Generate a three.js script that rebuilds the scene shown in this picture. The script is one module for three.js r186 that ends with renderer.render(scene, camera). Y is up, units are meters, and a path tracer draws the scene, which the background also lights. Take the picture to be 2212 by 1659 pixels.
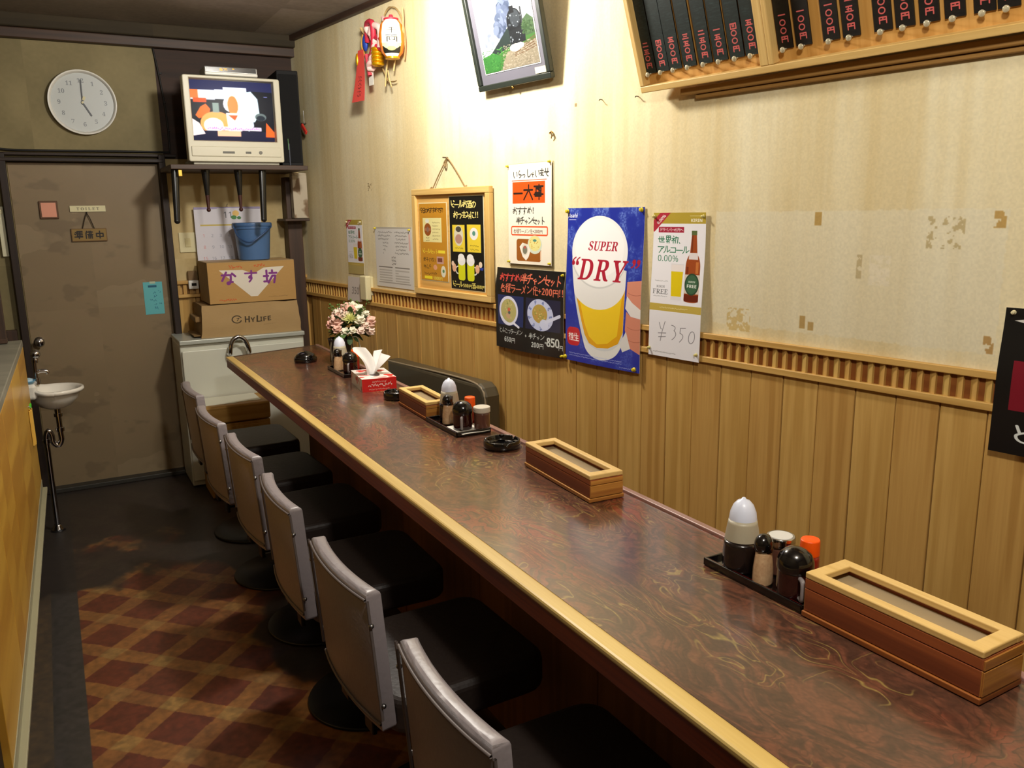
import * as THREE from 'three';
import { RoundedBoxGeometry } from 'three/addons/geometries/RoundedBoxGeometry.js';
import { mergeGeometries, mergeVertices, toCreasedNormals } from 'three/addons/utils/BufferGeometryUtils.js';
import { RectAreaLightUniformsLib } from 'three/addons/lights/RectAreaLightUniformsLib.js';
RectAreaLightUniformsLib.init();

// ------------------------------------------------------------------ camera, light, exposure
const V3 = (x, y, z) => new THREE.Vector3(x, y, z);
const scene = new THREE.Scene();
scene.background = new THREE.Color(0x000000);
const camera = new THREE.PerspectiveCamera(49.7, 2212 / 1659, 0.05, 60);
camera.position.set(0, 1.5, 0);
camera.up.set(0.11361, 0.97827, -0.17346);
camera.lookAt(0.4714, 1.5 - 0.20676, -0.85734);
const renderer = new THREE.WebGLRenderer({ antialias: true });
renderer.toneMapping = THREE.LinearToneMapping;
renderer.toneMappingExposure = 1.36;
renderer.shadowMap.enabled = true;
// the right wall runs 8.4 degrees off the counter: s along it (growing toward the viewer), o out from it into the room
const WN = V3(0.98926, 0, -0.14616), WU = V3(0.14616, 0, 0.98926), WD = 2.093, WROT = -1.4241;
const WP = (s, y, o = 0) => V3(WN.x * (WD - o) + WU.x * s, y, WN.z * (WD - o) + WU.z * s);
// two round ceiling lamps, both outside the frame: [x, z, candela]
const LAMPS = [[1.10, -2.93, 5.0], [0.62, -0.35, 4.2]];
const LAMP_Y = 2.33, LAMP_COLOR = 0xfffaf0;

// ------------------------------------------------------------------ helpers
let seed = 7;
const rnd = () => { seed = (seed * 1664525 + 1013904223) >>> 0; return seed / 4294967296; };
const rr = (a, b) => a + (b - a) * rnd();
const used = new Map();
function numbered(name) {
  const base = name.replace(/_\d{3}$/, ''), n = used.get(base) ?? 0;
  used.set(base, n + 1);
  return n ? base + '_' + String(n).padStart(3, '0') : base;
}
function tag(o, label, category, group, kind) {
  if (label) o.userData.label = label;
  if (category) o.userData.category = category;
  if (group) o.userData.group = group;
  if (kind) o.userData.kind = kind;
  return o;
}
function thing(name, label, category, pos = V3(0, 0, 0), turn = 0, group) {
  const o = new THREE.Group(); o.name = numbered(name); scene.add(o);
  o.position.copy(pos); o.rotation.y = turn;
  return tag(o, label, category, group);
}
function mesh(name, geo, mat, parent, pos, rot) {
  const m = new THREE.Mesh(geo, mat); m.name = numbered(name);
  m.castShadow = m.receiveShadow = true;
  if (pos) m.position.copy(Array.isArray(pos) ? V3(...pos) : pos);
  if (rot) m.rotation.set(...rot);
  (parent ?? scene).add(m);
  return m;
}
function renumber(root) { root.traverse((c) => { c.name = numbered(c.name); }); }
function copyOf(root, pos, turn, label) {
  const r = root.clone(); renumber(r); scene.add(r);
  if (pos) r.position.copy(pos);
  if (turn !== undefined) r.rotation.y = turn;
  r.userData = { ...root.userData, label };
  return r;
}
// uv in metres by the face's main direction; grain axis a lies along u
function metric(g, a = 'x', ou = 0, ov = 0) {
  const p = g.attributes.position, n = g.attributes.normal, uv = new Float32Array(p.count * 2), ai = 'xyz'.indexOf(a);
  for (let i = 0; i < p.count; i++) {
    const q = [p.getX(i), p.getY(i), p.getZ(i)], m = [Math.abs(n.getX(i)), Math.abs(n.getY(i)), Math.abs(n.getZ(i))];
    let k = m[0] > m[1] && m[0] > m[2] ? 0 : m[1] > m[2] ? 1 : 2;
    let u, v;
    if (k === ai) { u = q[(k + 1) % 3]; v = q[(k + 2) % 3]; } else { u = q[ai]; v = q[3 - ai - k]; }
    uv[i * 2] = u + ou; uv[i * 2 + 1] = v + ov;
  }
  g.setAttribute('uv', new THREE.BufferAttribute(uv, 2));
  return g;
}
const B = (w, h, d, x = 0, y = 0, z = 0) => new THREE.BoxGeometry(w, h, d).translate(x, y, z);
const RB = (w, h, d, r = 0.004, x = 0, y = 0, z = 0, n = 2) => new RoundedBoxGeometry(w, h, d, n, r).translate(x, y, z);
const CY = (r0, r1, h, x = 0, y = 0, z = 0, n = 24) => new THREE.CylinderGeometry(r0, r1, h, n).translate(x, y, z);
const SP = (r, x = 0, y = 0, z = 0, n = 16) => new THREE.SphereGeometry(r, n, Math.max(6, n * 3 >> 2)).translate(x, y, z);
const LA = (pts, n = 32) => new THREE.LatheGeometry(pts.map((p) => new THREE.Vector2(p[0], p[1])), n);
const TU = (pts, r, n = 24, m = 8, closed = false) => new THREE.TubeGeometry(new THREE.CatmullRomCurve3(pts.map((p) => V3(...p)), closed), n, r, m, closed);
const MG = (...g) => mergeGeometries(g.map((x) => { const y = x.index ? x.toNonIndexed() : x; for (const k of Object.keys(y.attributes)) if (!['position', 'normal', 'uv'].includes(k)) y.deleteAttribute(k); return y; }));
function EX(poly, depth, bevel = 0, seg = 2) {           // polygon in x,y pushed along z
  const s = new THREE.Shape(poly.map((p) => new THREE.Vector2(p[0], p[1])));
  return new THREE.ExtrudeGeometry(s, { depth, bevelEnabled: bevel > 0, bevelThickness: bevel, bevelSize: bevel, bevelOffset: -bevel, bevelSegments: seg, curveSegments: 12 });
}
// ---- noise
const H2 = (x, y, s) => { let h = Math.imul(x, 374761393) ^ Math.imul(y, 668265263) ^ Math.imul(s, 2147483647); h = Math.imul(h ^ (h >>> 13), 1274126177); return ((h ^ (h >>> 16)) >>> 0) / 4294967296; };
function vn(x, y, s) {
  const i = Math.floor(x), j = Math.floor(y); let a = x - i, b = y - j; a = a * a * (3 - 2 * a); b = b * b * (3 - 2 * b);
  const p = H2(i, j, s), q = H2(i + 1, j, s), r = H2(i, j + 1, s), t = H2(i + 1, j + 1, s);
  return p + (q - p) * a + (r - p) * b + (p - q - r + t) * a * b;
}
function fbm(x, y, s, o = 4) { let v = 0, a = 0.5, t = 0; for (let k = 0; k < o; k++) { v += a * vn(x, y, s + k * 17); t += a; x *= 2.03; y *= 2.03; a *= 0.5; } return v / t; }
const mix = (a, b, t) => a.map((x, i) => x + (b[i] - x) * t);
const sst = (a, b, x) => { const t = Math.min(1, Math.max(0, (x - a) / (b - a))); return t * t * (3 - 2 * t); };
function canvas(w, h) { const c = document.createElement('canvas'); c.width = w; c.height = h; return c; }
function texOf(c, srgb = true) { const t = new THREE.CanvasTexture(c); if (srgb) t.colorSpace = THREE.SRGBColorSpace; t.magFilter = THREE.LinearFilter; return t; }
function pixTex(w, h, f, srgb = true, wrap = THREE.RepeatWrapping) {
  const d = new Uint8Array(w * h * 4);
  for (let y = 0; y < h; y++) for (let x = 0; x < w; x++) { const c = f(x / w, y / h, x, y), i = (y * w + x) * 4; d[i] = Math.max(0, Math.min(255, c[0])); d[i + 1] = Math.max(0, Math.min(255, c[1])); d[i + 2] = Math.max(0, Math.min(255, c[2])); d[i + 3] = 255; }
  const t = new THREE.DataTexture(d, w, h); if (srgb) t.colorSpace = THREE.SRGBColorSpace; t.magFilter = THREE.LinearFilter; t.wrapS = t.wrapT = wrap; t.needsUpdate = true;
  return t;
}
const rep = (t, u, v) => { t.repeat.set(u, v); return t; };
const SM = (o) => new THREE.MeshStandardMaterial(o);
const PM = (o) => new THREE.MeshPhysicalMaterial(o);

// ------------------------------------------------------------------ textures
// straight wood grain, 1 m of u by 0.5 m of v
function woodTex(c0, c1, s, k = 26) {
  return rep(pixTex(512, 512, (u, v) => {
    const w = v + 0.03 * (fbm(u * 2.2, v * 5, s) - 0.5), g = fbm(u * 2, w * k, s + 3, 3), f = vn(u * 14, v * 190, s + 9);
    return mix(c0, c1, sst(0.3, 0.75, g) * 0.75 + f * 0.25);
  }, true, THREE.MirroredRepeatWrapping), 1, 2);
}
const wPlank = [woodTex([214, 172, 98], [190, 146, 74], 11), woodTex([206, 162, 90], [182, 136, 68], 31), woodTex([210, 174, 98], [186, 148, 74], 51)];
const wFrame = woodTex([226, 190, 120], [204, 164, 92], 71, 30);
const wRail = woodTex([222, 192, 118], [202, 168, 92], 91, 18);
const wBox = woodTex([198, 140, 62], [150, 92, 38], 111, 44);
const wBoxDark = woodTex([158, 84, 42], [112, 54, 28], 131, 44);
const wDark = woodTex([74, 50, 34], [52, 36, 26], 151, 20);

// ------------------------------------------------------------------ lettering: strokes on a 10 by 10 grid (pairs of digits x y), ~ marks a curve
const G = {
  '一': '0595', '二': '1282 0797', '三': '1282 2575 0898', '四': '1292 1219 9299 1999 4246 36 6266 76', '五': '1282 4238 2575 7578 0898', '円': '1219 129299 5255 1595',
  '半': '2133 7163 1484 0696 5059', '各': '4015 2272 7216 3395 3739 3777 7779 3979', '種': '3011 0343 2029 2316 5090 4292 5484 5458 8458 5686 7079 4999',
  '代': '3013 2329 3494 505999 7182', '酒': '1122 0414 0918 3191 3439 349499 5155 7175 3797 3999', '世': '0494 2128 2898 5156 7176 5676', '界': '2025 208085 5055 2282 2585 4539 6569 2757',
  '初': '2031 0343 4306 2429 3546 5292 9289 6159', '方': '5051 0292 4484 8479 4219', '餃': '3003 3053 1343 1319 4347 1545 1748 7071 5292 6254 8295 5698', '子': '217154 5459 0595',
  '千': '7021 0494 5059', '両': '0191 1319 1393 9399 5157 3437 3777 7477', '準': '1122 0314 4031 3036 3090 3292 3494 3696 6066 0797 5759', '備': '2013 1219 3191 5053 7073 3494 4449 448489 6469 4686',
  '中': '1317 1393 9397 1797 5059', '樽': '0242 2029 2305 5383 5357 8387 5787 5181 4393 4999 7577', '生': '2014 1383 5059 2686 0999', '日': '2129 2181 8189 2585 2989', '本': '0393 5059 5305 5395 3777',
  '今': '5004 5094 3565 3575 7559', '大': '0393 505309 5399', '事': '0191 5059 2274 2224 2272 7274 1575 7577 0696 1777', '坊': '0434 2028 0838 6061 4292 6439 6484 8479', '枚': '0242 2029 2305 6043 4393 5589 8549',
  'い': '~12162839 ~728387', 'ら': '~4151 ~32365586 ~867849', 'つ': '~0463848759', 'し': '~3036498896', 'や': '~03659375 ~5161 ~3259', 'ま': '1282 1575 ~5058472847 4788', 'せ': '0494 ~707665 ~303789', 'お': '0363 ~30371805549679 6192',
  'す': '0292 ~505546363544555739', 'め': '~213458 ~60351805428396 69', 'チ': '7012 0494 ~505829', 'ン': '1132 ~188592', 'セ': '0494 9476 303789', 'ト': '3039 3476', 'ツ': '1224 4143 ~827439', 'ラ': '1171 0484 ~847639', 'ー': '0595',
  'メ': '~706609 3268', 'ア': '0191 9164 ~535629', 'ル': '~303609 505895', 'コ': '1282 8288 0888', 'ビ': '~202888 2574 7081 8091', 'ド': '3039 3476 6172 7182', 'イ': '7134 5359', 'バ': '~332609 ~637699 7081 8092',
  'の': '~522829061362948759', 'へ': '063398', 'と': '2034 ~7224274989', 'ん': '~500945565995', 'こ': '~127263 ~16184989', 'み': '~11512805075597 ~7469', 'に': '~1119 4272 ~45487888', 'で': '0292 ~9244466879 7475 8485', 'な': '0252 3006 7193 ~6267493777 88',
  'キ': '0383 0696 4059', 'ム': '401889 6799', 'う': '~4152 ~2454748549', 'き': '1383 1585 ~406679 ~26184979',
};
function glyph(c, ch, x, y, w, h, lw, color) {
  if (ch === '〇') { c.strokeStyle = color; c.lineWidth = lw; c.beginPath(); c.ellipse(x + w / 2, y + h / 2, w * 0.36, h * 0.36, 0, 0, 7); c.stroke(); return; }
  const small = 'っゃャッ'.indexOf(ch);
  if (small >= 0) { ch = 'つややツ'[small]; x += w * 0.18; y += h * 0.38; w *= 0.62; h *= 0.6; lw *= 0.9; }
  const g = G[ch];
  if (!g) { c.fillStyle = color; c.textAlign = 'center'; c.textBaseline = 'middle'; c.font = `bold ${h * 1.05}px sans-serif`; c.fillText(ch, x + w / 2, y + h * 0.52); return; }
  c.strokeStyle = color; c.lineWidth = lw; c.lineCap = c.lineJoin = 'round';
  for (let t of g.split(' ')) {
    const curve = t[0] === '~'; if (curve) t = t.slice(1);
    const P = []; for (let i = 0; i + 1 < t.length; i += 2) P.push([x + w * (+t[i] + 0.5) / 10, y + h * (+t[i + 1] + 0.5) / 10]);
    c.beginPath(); c.moveTo(...P[0]);
    if (curve && P.length > 2) { for (let i = 1; i < P.length - 1; i++) { const e = i === P.length - 2 ? P[i + 1] : [(P[i][0] + P[i + 1][0]) / 2, (P[i][1] + P[i + 1][1]) / 2]; c.quadraticCurveTo(...P[i], ...e); } } else for (const p of P.slice(1)) c.lineTo(...p);
    c.stroke();
  }
}
// a row (or a column) of lettering; latin and digits narrower
function jp(c, text, x, y, size, color, { lw = 0.1, pitch = 1, column = false, sx = 1, slope = 0 } = {}) {
  let p = 0;
  for (const ch of text) {
    const narrow = /[0-9A-Za-z+=!%,.・():]/.test(ch) ? (/[!.,・:]/.test(ch) ? 0.45 : 0.62) : 1;
    if (ch !== ' ') column ? glyph(c, ch, x, y + p, size * sx, size * 0.95, size * lw, color) : glyph(c, ch, x + p, y + slope * p, size * sx * narrow, size, size * lw, color);
    p += size * pitch * (column ? 1 : sx * (ch === ' ' ? 0.5 : narrow));
  }
}
const text = (c, t, x, y, px, color, font = 'sans-serif', style = 'bold', align = 'center', maxw) => { c.fillStyle = color; c.font = `${style} ${px}px ${font}`; c.textAlign = align; c.textBaseline = 'middle'; maxw ? c.fillText(t, x, y, maxw) : c.fillText(t, x, y); };
const rect = (c, x, y, w, h, f) => { c.fillStyle = f; c.fillRect(x, y, w, h); };
const ell = (c, x, y, a, b, f, r = 0) => { c.fillStyle = f; c.beginPath(); c.ellipse(x, y, a, b, r, 0, 7); c.fill(); };
const poly = (c, pts, f) => { c.fillStyle = f; c.beginPath(); pts.forEach((p, i) => (i ? c.lineTo(...p) : c.moveTo(...p))); c.closePath(); c.fill(); };
function scribble(c, x, y, w, h, color, lw) { c.strokeStyle = color; c.lineWidth = lw; for (let i = 0; i < w; i += h * 0.75) { c.beginPath(); c.moveTo(x + i, y + rr(0, h)); c.lineTo(x + i + h * 0.5, y + rr(0, h)); c.lineTo(x + i + h * 0.2, y + rr(0, h)); c.stroke(); } }
const printMat = (c, rough = 0.5) => SM({ map: texOf(c), roughness: rough });

// ------------------------------------------------------------------ shared materials
const M = {
  plank: wPlank.map((t) => SM({ map: t, roughness: 0.5 })), frame: SM({ map: wFrame, roughness: 0.45 }), rail: PM({ map: wRail, roughness: 0.35, clearcoat: 0.3, clearcoatRoughness: 0.25 }),
  box: SM({ map: wBox, roughness: 0.4 }), boxDark: SM({ map: wBoxDark, roughness: 0.4 }), dark: SM({ map: wDark, roughness: 0.55 }),
  chrome: SM({ color: 0xc8c8cc, metalness: 1, roughness: 0.12 }), steel: SM({ color: 0x8b8b8c, metalness: 1, roughness: 0.35 }), brass: SM({ color: 0xc9a04a, metalness: 1, roughness: 0.3 }),
  black: SM({ color: 0x0c0b0b, roughness: 0.22 }), blackMatt: SM({ color: 0x14110f, roughness: 0.6 }), lacquer: PM({ color: 0x0d0a0a, roughness: 0.15, clearcoat: 0.6, clearcoatRoughness: 0.1 }), lacquerRed: PM({ color: 0x5a1210, roughness: 0.2, clearcoat: 0.5 }),
  white: SM({ color: 0xe4e2da, roughness: 0.4 }), ceramic: PM({ color: 0xe6e2d8, roughness: 0.12, clearcoat: 0.6, clearcoatRoughness: 0.05 }), orange: SM({ color: 0xff5a06, roughness: 0.4 }), yellow: SM({ color: 0xd8c21c, roughness: 0.35 }),
  cream: SM({ color: 0xd9cfa4, roughness: 0.5 }), string: SM({ color: 0x8a7048, roughness: 0.9 }), nail: SM({ color: 0x5d5140, metalness: 0.7, roughness: 0.5 }), paper: SM({ color: 0xe2ded2, roughness: 0.8 }),
};

// ------------------------------------------------------------------ room shell
const FAR = -5.09, NEAR = 1.3, TOP = 2.49, LEFT = -0.32, S0 = -4.838, S1 = 1.25;
{ // vinyl floor: printed plaid lattice turned 45 degrees, dark border stripe along the kitchen side, worn and stained patches
  const FW = 3.2, FD = 6.6;                                // covers x -0.4..2.8, z -5.2..1.4
  const ft = pixTex(1024, 2048, (u, v) => {
    const x = -0.4 + u * FW, z = 1.4 - v * FD, a = (x + z) * 0.7071 / 0.205 + 0.38, b = (x - z) * 0.7071 / 0.205 + 0.68;
    const wob = 0.05 * (fbm(x * 22, z * 22, 5, 3) - 0.5);
    const fa = a + wob - Math.floor(a + wob), fb = b + wob - Math.floor(b + wob), ba = fa < 0.32, bb = fb < 0.32;
    const cell = H2(Math.floor(a), Math.floor(b), 3), grain = fbm(x * 60, z * 60, 21, 3), blot = fbm(x * 5, z * 5, 41, 4);
    let c = ba && bb ? [150, 116, 62] : ba || bb ? [140, 94, 46] : [98, 46, 28];
    c = mix(c, [106, 60, 40], 0.35 * cell); c = c.map((k) => k * (0.78 + 0.44 * grain));
    if (x < -0.055 && x > -0.15) c = [44 + 26 * grain, 44 + 20 * grain, 40 + 22 * grain];
    else if (x <= -0.15) c = mix([96, 78, 56], [58, 52, 46], grain);
    const worn = sst(0.52, 0.62, fbm(x * 3 + 7, z * 2.2, 61, 5) - 0.1 + 0.06 * sst(0.3, 0.6, x) + 0.42 * sst(-3.4, -4.0, z));   // trodden dirt towards the far door
    return mix(c, [30 + 20 * grain, 27 + 16 * grain, 25 + 14 * grain], 0.85 * worn + 0.14 * blot);
  });
  const fm = PM({ map: ft, roughness: 0.42, clearcoat: 0.15, clearcoatRoughness: 0.35 });
  const g = new THREE.BoxGeometry(FW, 0.06, FD);
  const uv = g.attributes.uv, p = g.attributes.position;
  for (let i = 0; i < p.count; i++) uv.setXY(i, p.getX(i) / FW + 0.5, 0.5 - p.getZ(i) / FD);
  tag(mesh('floor', g, fm, null, [-0.4 + FW / 2, -0.03, 1.4 - FD / 2]), 'dark red and tan plaid vinyl floor', null, null, 'structure');
}
{ // plaster ceiling, smoke-stained
  const ct = rep(pixTex(512, 512, (u, v) => mix([150, 138, 124], [118, 106, 92], sst(0.35, 0.7, fbm(u * 6, v * 6, 81, 5)) * 0.7 + 0.3 * vn(u * 160, v * 160, 83))), 0.4, 0.4);
  tag(mesh('ceiling', metric(B(3.4, 0.1, 6.7), 'x'), SM({ map: ct, roughness: 0.9 }), null, [1.15, TOP + 0.05, -1.9]), 'dim grey-brown stained ceiling', null, null, 'structure');
}
const wallRight = new THREE.Group(); wallRight.name = 'wall_right'; scene.add(wallRight);
wallRight.position.copy(WP(0, 0, 0)); wallRight.rotation.y = WROT;    // local x = s, y = height, z = out into the room
tag(wallRight, 'yellowed plaster wall over wooden wainscot', null, null, 'structure');
{
  const W = S1 - S0, h0 = 1.09, Hh = TOP - h0, PX = 330, cw = 2008, ch = Math.round(Hh * PX);
  const base = pixTex(cw, ch, (u, v) => {
    const s = S0 + u * W, y = h0 + v * Hh;
    const streak = fbm(s * 7, y * 0.5, 201, 4), fine = fbm(s * 40, y * 2.2, 211, 3), blot = fbm(s * 3, y * 3, 221, 5), gr = vn(s * 260, y * 260, 231);
    let c = mix([232, 220, 182], [216, 196, 146], sst(0.35, 0.72, streak) * 0.75 + 0.25 * sst(0.4, 0.7, fine));
    c = mix(c, [220, 198, 142], 0.35 * sst(0.5, 0.75, blot));
    // paler rectangle with an edge, where a poster has been taken down
    const e = 0.006 * (vn(s * 60, y * 60, 5) - 0.5);
    if (s > -1.70 + e && s < -0.855 + e && y > 1.137 + e && y < 1.48 + e) c = mix(c, [226, 218, 190], 0.55 + 0.2 * (blot - 0.5));
    // lifted paint and old tape residue
    const spot = (cs, cy, w, h, col, k) => { if (Math.abs(s - cs) < w && Math.abs(y - cy) < h) { const t = fbm((s - cs) * 90, (y - cy) * 90, Math.round(cs * 100 + 500), 3); if (t > k) c = mix(c, col, 0.85); } };
    spot(-1.346, 1.458, 0.011, 0.017, [176, 138, 62], 0.1); spot(-0.872, 1.457, 0.013, 0.02, [180, 140, 66], 0.36); spot(-1.378, 1.167, 0.009, 0.018, [172, 136, 70], 0.12); spot(-1.350, 1.158, 0.009, 0.012, [176, 140, 74], 0.3); spot(-0.870, 1.160, 0.012, 0.021, [172, 130, 66], 0.42);
    spot(-0.996, 1.425, 0.045, 0.04, [186, 166, 116], 0.56); spot(-1.157, 1.325, 0.03, 0.04, [228, 216, 186], 0.42); spot(-1.215, 1.33, 0.008, 0.035, [186, 166, 120], 0.4);
    spot(-1.60, 1.155, 0.045, 0.035, [206, 178, 112], 0.45); spot(-2.35, 1.86, 0.006, 0.006, [120, 96, 60], 0.3); spot(-3.95, 1.62, 0.02, 0.02, [140, 118, 80], 0.55);
    return c.map((k) => k * (0.96 + 0.06 * gr));
  }, true, THREE.ClampToEdgeWrapping);
  const g = new THREE.BoxGeometry(W, Hh, 0.1).translate((S0 + S1) / 2, h0 + Hh / 2, -0.05);
  mesh('plaster_panel', g, SM({ map: base, roughness: 0.75 }), wallRight);
  mesh('wainscot_backing', metric(B(W, 1.0, 0.09, (S0 + S1) / 2, 0.5, -0.055), 'y'), M.plank[1], wallRight);
  mesh('slat_backing', metric(B(W, 0.1, 0.1, (S0 + S1) / 2, 1.045, -0.05), 'x'), SM({ map: wPlank[1], color: 0xb58a6a, roughness: 0.6 }), wallRight);
  // dado: two rails with saw-toothed slats between
  mesh('dado_rail', metric(RB(W, 0.019, 0.015, 0.003, (S0 + S1) / 2, 1.0925, 0.0075), 'x'), M.plank[0], wallRight);
  mesh('dado_rail', metric(RB(W, 0.02, 0.016, 0.003, (S0 + S1) / 2, 1.016, 0.008), 'x'), M.plank[0], wallRight);
  const sg = [0, 1, 2].map((k) => metric(EX([[0, 0], [0, 0.002], [0.0185, 0.0105], [0.0185, 0]], 0.058).rotateX(-Math.PI / 2).scale(1, 1, -1), 'y', k * 0.31, k * 0.17));
  sg.forEach((q) => { q.index && q.setIndex([...q.index.array].reverse()); if (!q.index) { const a = q.attributes; for (const k of Object.keys(a)) { const n = a[k].itemSize, d = a[k].array; for (let i = 0; i < d.length; i += 3 * n) for (let j = 0; j < n; j++) { const t = d[i + n + j]; d[i + n + j] = d[i + 2 * n + j]; d[i + 2 * n + j] = t; } } } q.computeVertexNormals(); });
  let k = 0;
  for (let s = S0 + 0.02; s < S1 - 0.04; s += 0.0335, k++) mesh('slat', sg[k % 3], M.plank[k % 3 === 1 ? 2 : 0], wallRight, [s, 1.026, 0]);
  // wainscot: proud boards with recessed strips between them
  const pg = [0, 1, 2].map((q) => metric(RB(0.1115, 1.004, 0.012, 0.002, 0, 0.504, -0.002, 1), 'y', q * 0.37, q * 0.113));
  k = 0;
  for (let s = -1.654 - 0.1145 * 27; s < S1 - 0.04; s += 0.1145, k++) if (s - 0.112 > S0) mesh('plank', pg[k % 3], M.plank[(k * 7 + (k >> 1)) % 3], wallRight, [s - 0.057, 0, (k % 2) * 0.0012]);
  mesh('baseboard', metric(RB(W, 0.07, 0.014, 0.003, (S0 + S1) / 2, 0.035, 0.018), 'x'), M.dark, wallRight);
}
tag(mesh('trim_1', metric(RB(S1 - S0, 0.03, 0.03, 0.004, (S0 + S1) / 2, TOP - 0.015, 0.015), 'x'), M.dark, null, WP(0, 0, 0), [0, WROT, 0]), 'dark ceiling moulding along the plaster wall', null, null, 'structure');
// far wall with the door opening built as separate panels
const farTex = rep(pixTex(512, 512, (u, v) => mix([146, 132, 92], [120, 108, 72], sst(0.3, 0.75, fbm(u * 3, v * 3, 301, 5)) * 0.8 + 0.2 * vn(u * 90, v * 90, 303))), 0.8, 0.8);
const M_far = SM({ map: farTex, roughness: 0.7 });
const farPale = rep(pixTex(512, 512, (u, v) => mix([204, 184, 136], [182, 158, 108], sst(0.3, 0.7, fbm(u * 12, v * 3, 311, 5)) * 0.8 + 0.2 * vn(u * 90, v * 90, 313))), 0.8, 0.8);
const M_farPale = SM({ map: farPale, roughness: 0.75 });
{
  const w = new THREE.Group(); w.name = 'wall_far'; scene.add(w); w.position.set(0, 0, FAR); tag(w, 'olive-brown far wall around the door', null, null, 'structure');
  mesh('header_panel', metric(B(1.05, TOP - 1.80, 0.1, LEFT - 0.15 + 0.525, (TOP + 1.80) / 2, -0.05), 'x'), M_far, w);
  mesh('side_panel', metric(B(0.33, 1.80, 0.1, -0.135 - 0.165, 0.9, -0.05), 'y'), M_far, w);
  mesh('corner_panel', metric(B(0.98, TOP - 1.80, 0.1, 0.66 + 0.45, (TOP + 1.80) / 2, -0.05), 'x'), SM({ map: wDark, color: 0xc8b49c, roughness: 0.7 }), w);
  mesh('header_infill', metric(B(0.1, TOP - 1.80, 0.1, 0.62, (TOP + 1.80) / 2, -0.0502), 'x'), M_far, w);
  mesh('plaster_panel', metric(B(0.98, 0.7, 0.1, 0.60 + 0.49, 1.45, -0.05), 'x'), M_farPale, w);
  mesh('wainscot_backing', metric(B(0.98, 1.1, 0.09, 0.60 + 0.49, 0.55, -0.055), 'y'), M.plank[1], w);
  mesh('dado_rail', metric(RB(0.84, 0.02, 0.028, 0.004, 0.6 + 0.41, 1.117, 0.014), 'x'), M.plank[0], w);
  mesh('dado_rail', metric(RB(0.84, 0.02, 0.03, 0.004, 0.6 + 0.41, 1.04, 0.015), 'x'), M.plank[0], w);
  const sl = metric(B(0.018, 0.058, 0.014, 0, 0.029, 0.006), 'y'), pl = metric(RB(0.1115, 1.03, 0.012, 0.002, 0, 0.515, -0.002, 1), 'y');
  for (let x = 0.63; x < 1.36; x += 0.0335) mesh('slat', sl, M.plank[0], w, [x, 1.05, 0]);
  for (let x = 0.66, i = 0; x < 1.38; x += 0.1145, i++) mesh('plank', pl, M.plank[i % 3], w, [x, 0, 0]);
  tag(mesh('trim_2', metric(RB(1.9, 0.05, 0.05, 0.006), 'x'), M.dark, null, [0.62, 2.40, FAR + 0.026]), 'dark moulding high on the far wall', null, null, 'structure');
  tag(mesh('trim_3', metric(RB(1.9, 0.07, 0.07, 0.01), 'x'), SM({ map: farTex, color: 0x6b6258, roughness: 0.8 }), null, [0.62, TOP - 0.03, FAR + 0.036]), 'smoke-dark cornice under the ceiling at the far end', null, null, 'structure');
  // door and its casing
  const d = new THREE.Group(); d.name = 'door_1'; scene.add(d); d.position.set(0.21, 0, FAR - 0.03); tag(d, 'plain brown door to the toilet', null, null, 'structure');
  const doorTex = rep(pixTex(512, 512, (u, v) => { const sm = fbm(u * 2.5, v * 2.5, 331, 5); let c = mix([140, 120, 90], [122, 104, 76], sm); if (sm > 0.62) c = mix(c, [150, 132, 102], 0.5); return mix(c, [96, 80, 58], 0.35 * sst(0.62, 0.72, fbm(u * 9, v * 9, 335, 4))); }), 1, 0.6);
  mesh('door_leaf', metric(RB(0.72, 1.765, 0.035, 0.004, 0.015, 0.893, 0), 'y'), SM({ map: doorTex, roughness: 0.55 }), d);
  const kn = mesh('door_knob', LA([[0, 0], [0.024, 0], [0.024, 0.004], [0.01, 0.01], [0.01, 0.03], [0.024, 0.045], [0.026, 0.055], [0.018, 0.064], [0, 0.066]]).rotateX(Math.PI / 2), M.chrome, d, [-0.305, 0.842, 0.0175]);
  const dm = SM({ map: wDark, color: 0x9a8f80, roughness: 0.6 });
  tag(mesh('trim_4', metric(MG(RB(0.035, 1.82, 0.08, 0.004, -0.365, 0.91, 0.02), RB(0.035, 1.82, 0.08, 0.004, 0.393, 0.91, 0.02)), 'y'), dm, null, [0.21, 0, FAR - 0.01]), 'dark upright door casing', null, null, 'structure');
  tag(mesh('trim_5', metric(MG(RB(0.8, 0.018, 0.085, 0.003, 0, 1.787, 0.02), RB(0.94, 0.014, 0.05, 0.003, 0, 1.815, 0.03)), 'x'), dm, null, [0.21, 0, FAR - 0.01]), 'dark door head casing with a thin ledge', null, null, 'structure');
  tag(mesh('trim_6', RB(0.74, 0.025, 0.09, 0.004, 0, 0.0125, 0.01), SM({ color: 0x3d3a34, metalness: 0.4, roughness: 0.5 }), null, [0.225, 0, FAR]), 'worn door sill', null, null, 'structure');
}
{ // kitchen side: solid wall, counter-height partition with grey ledge, wall behind the viewer
  const lw = SM({ map: farTex, color: 0x9a8f80, roughness: 0.75 });
  tag(mesh('wall_left', metric(B(0.1, TOP, NEAR - FAR + 0.2, LEFT - 0.05, TOP / 2, (NEAR + FAR) / 2), 'y'), lw), 'wall on the kitchen side', null, null, 'structure');
  tag(mesh('wall_near', metric(B(3, TOP, 0.1, 1.1, TOP / 2, NEAR + 0.05), 'y'), lw), 'wall behind the viewer', null, null, 'structure');
}
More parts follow.
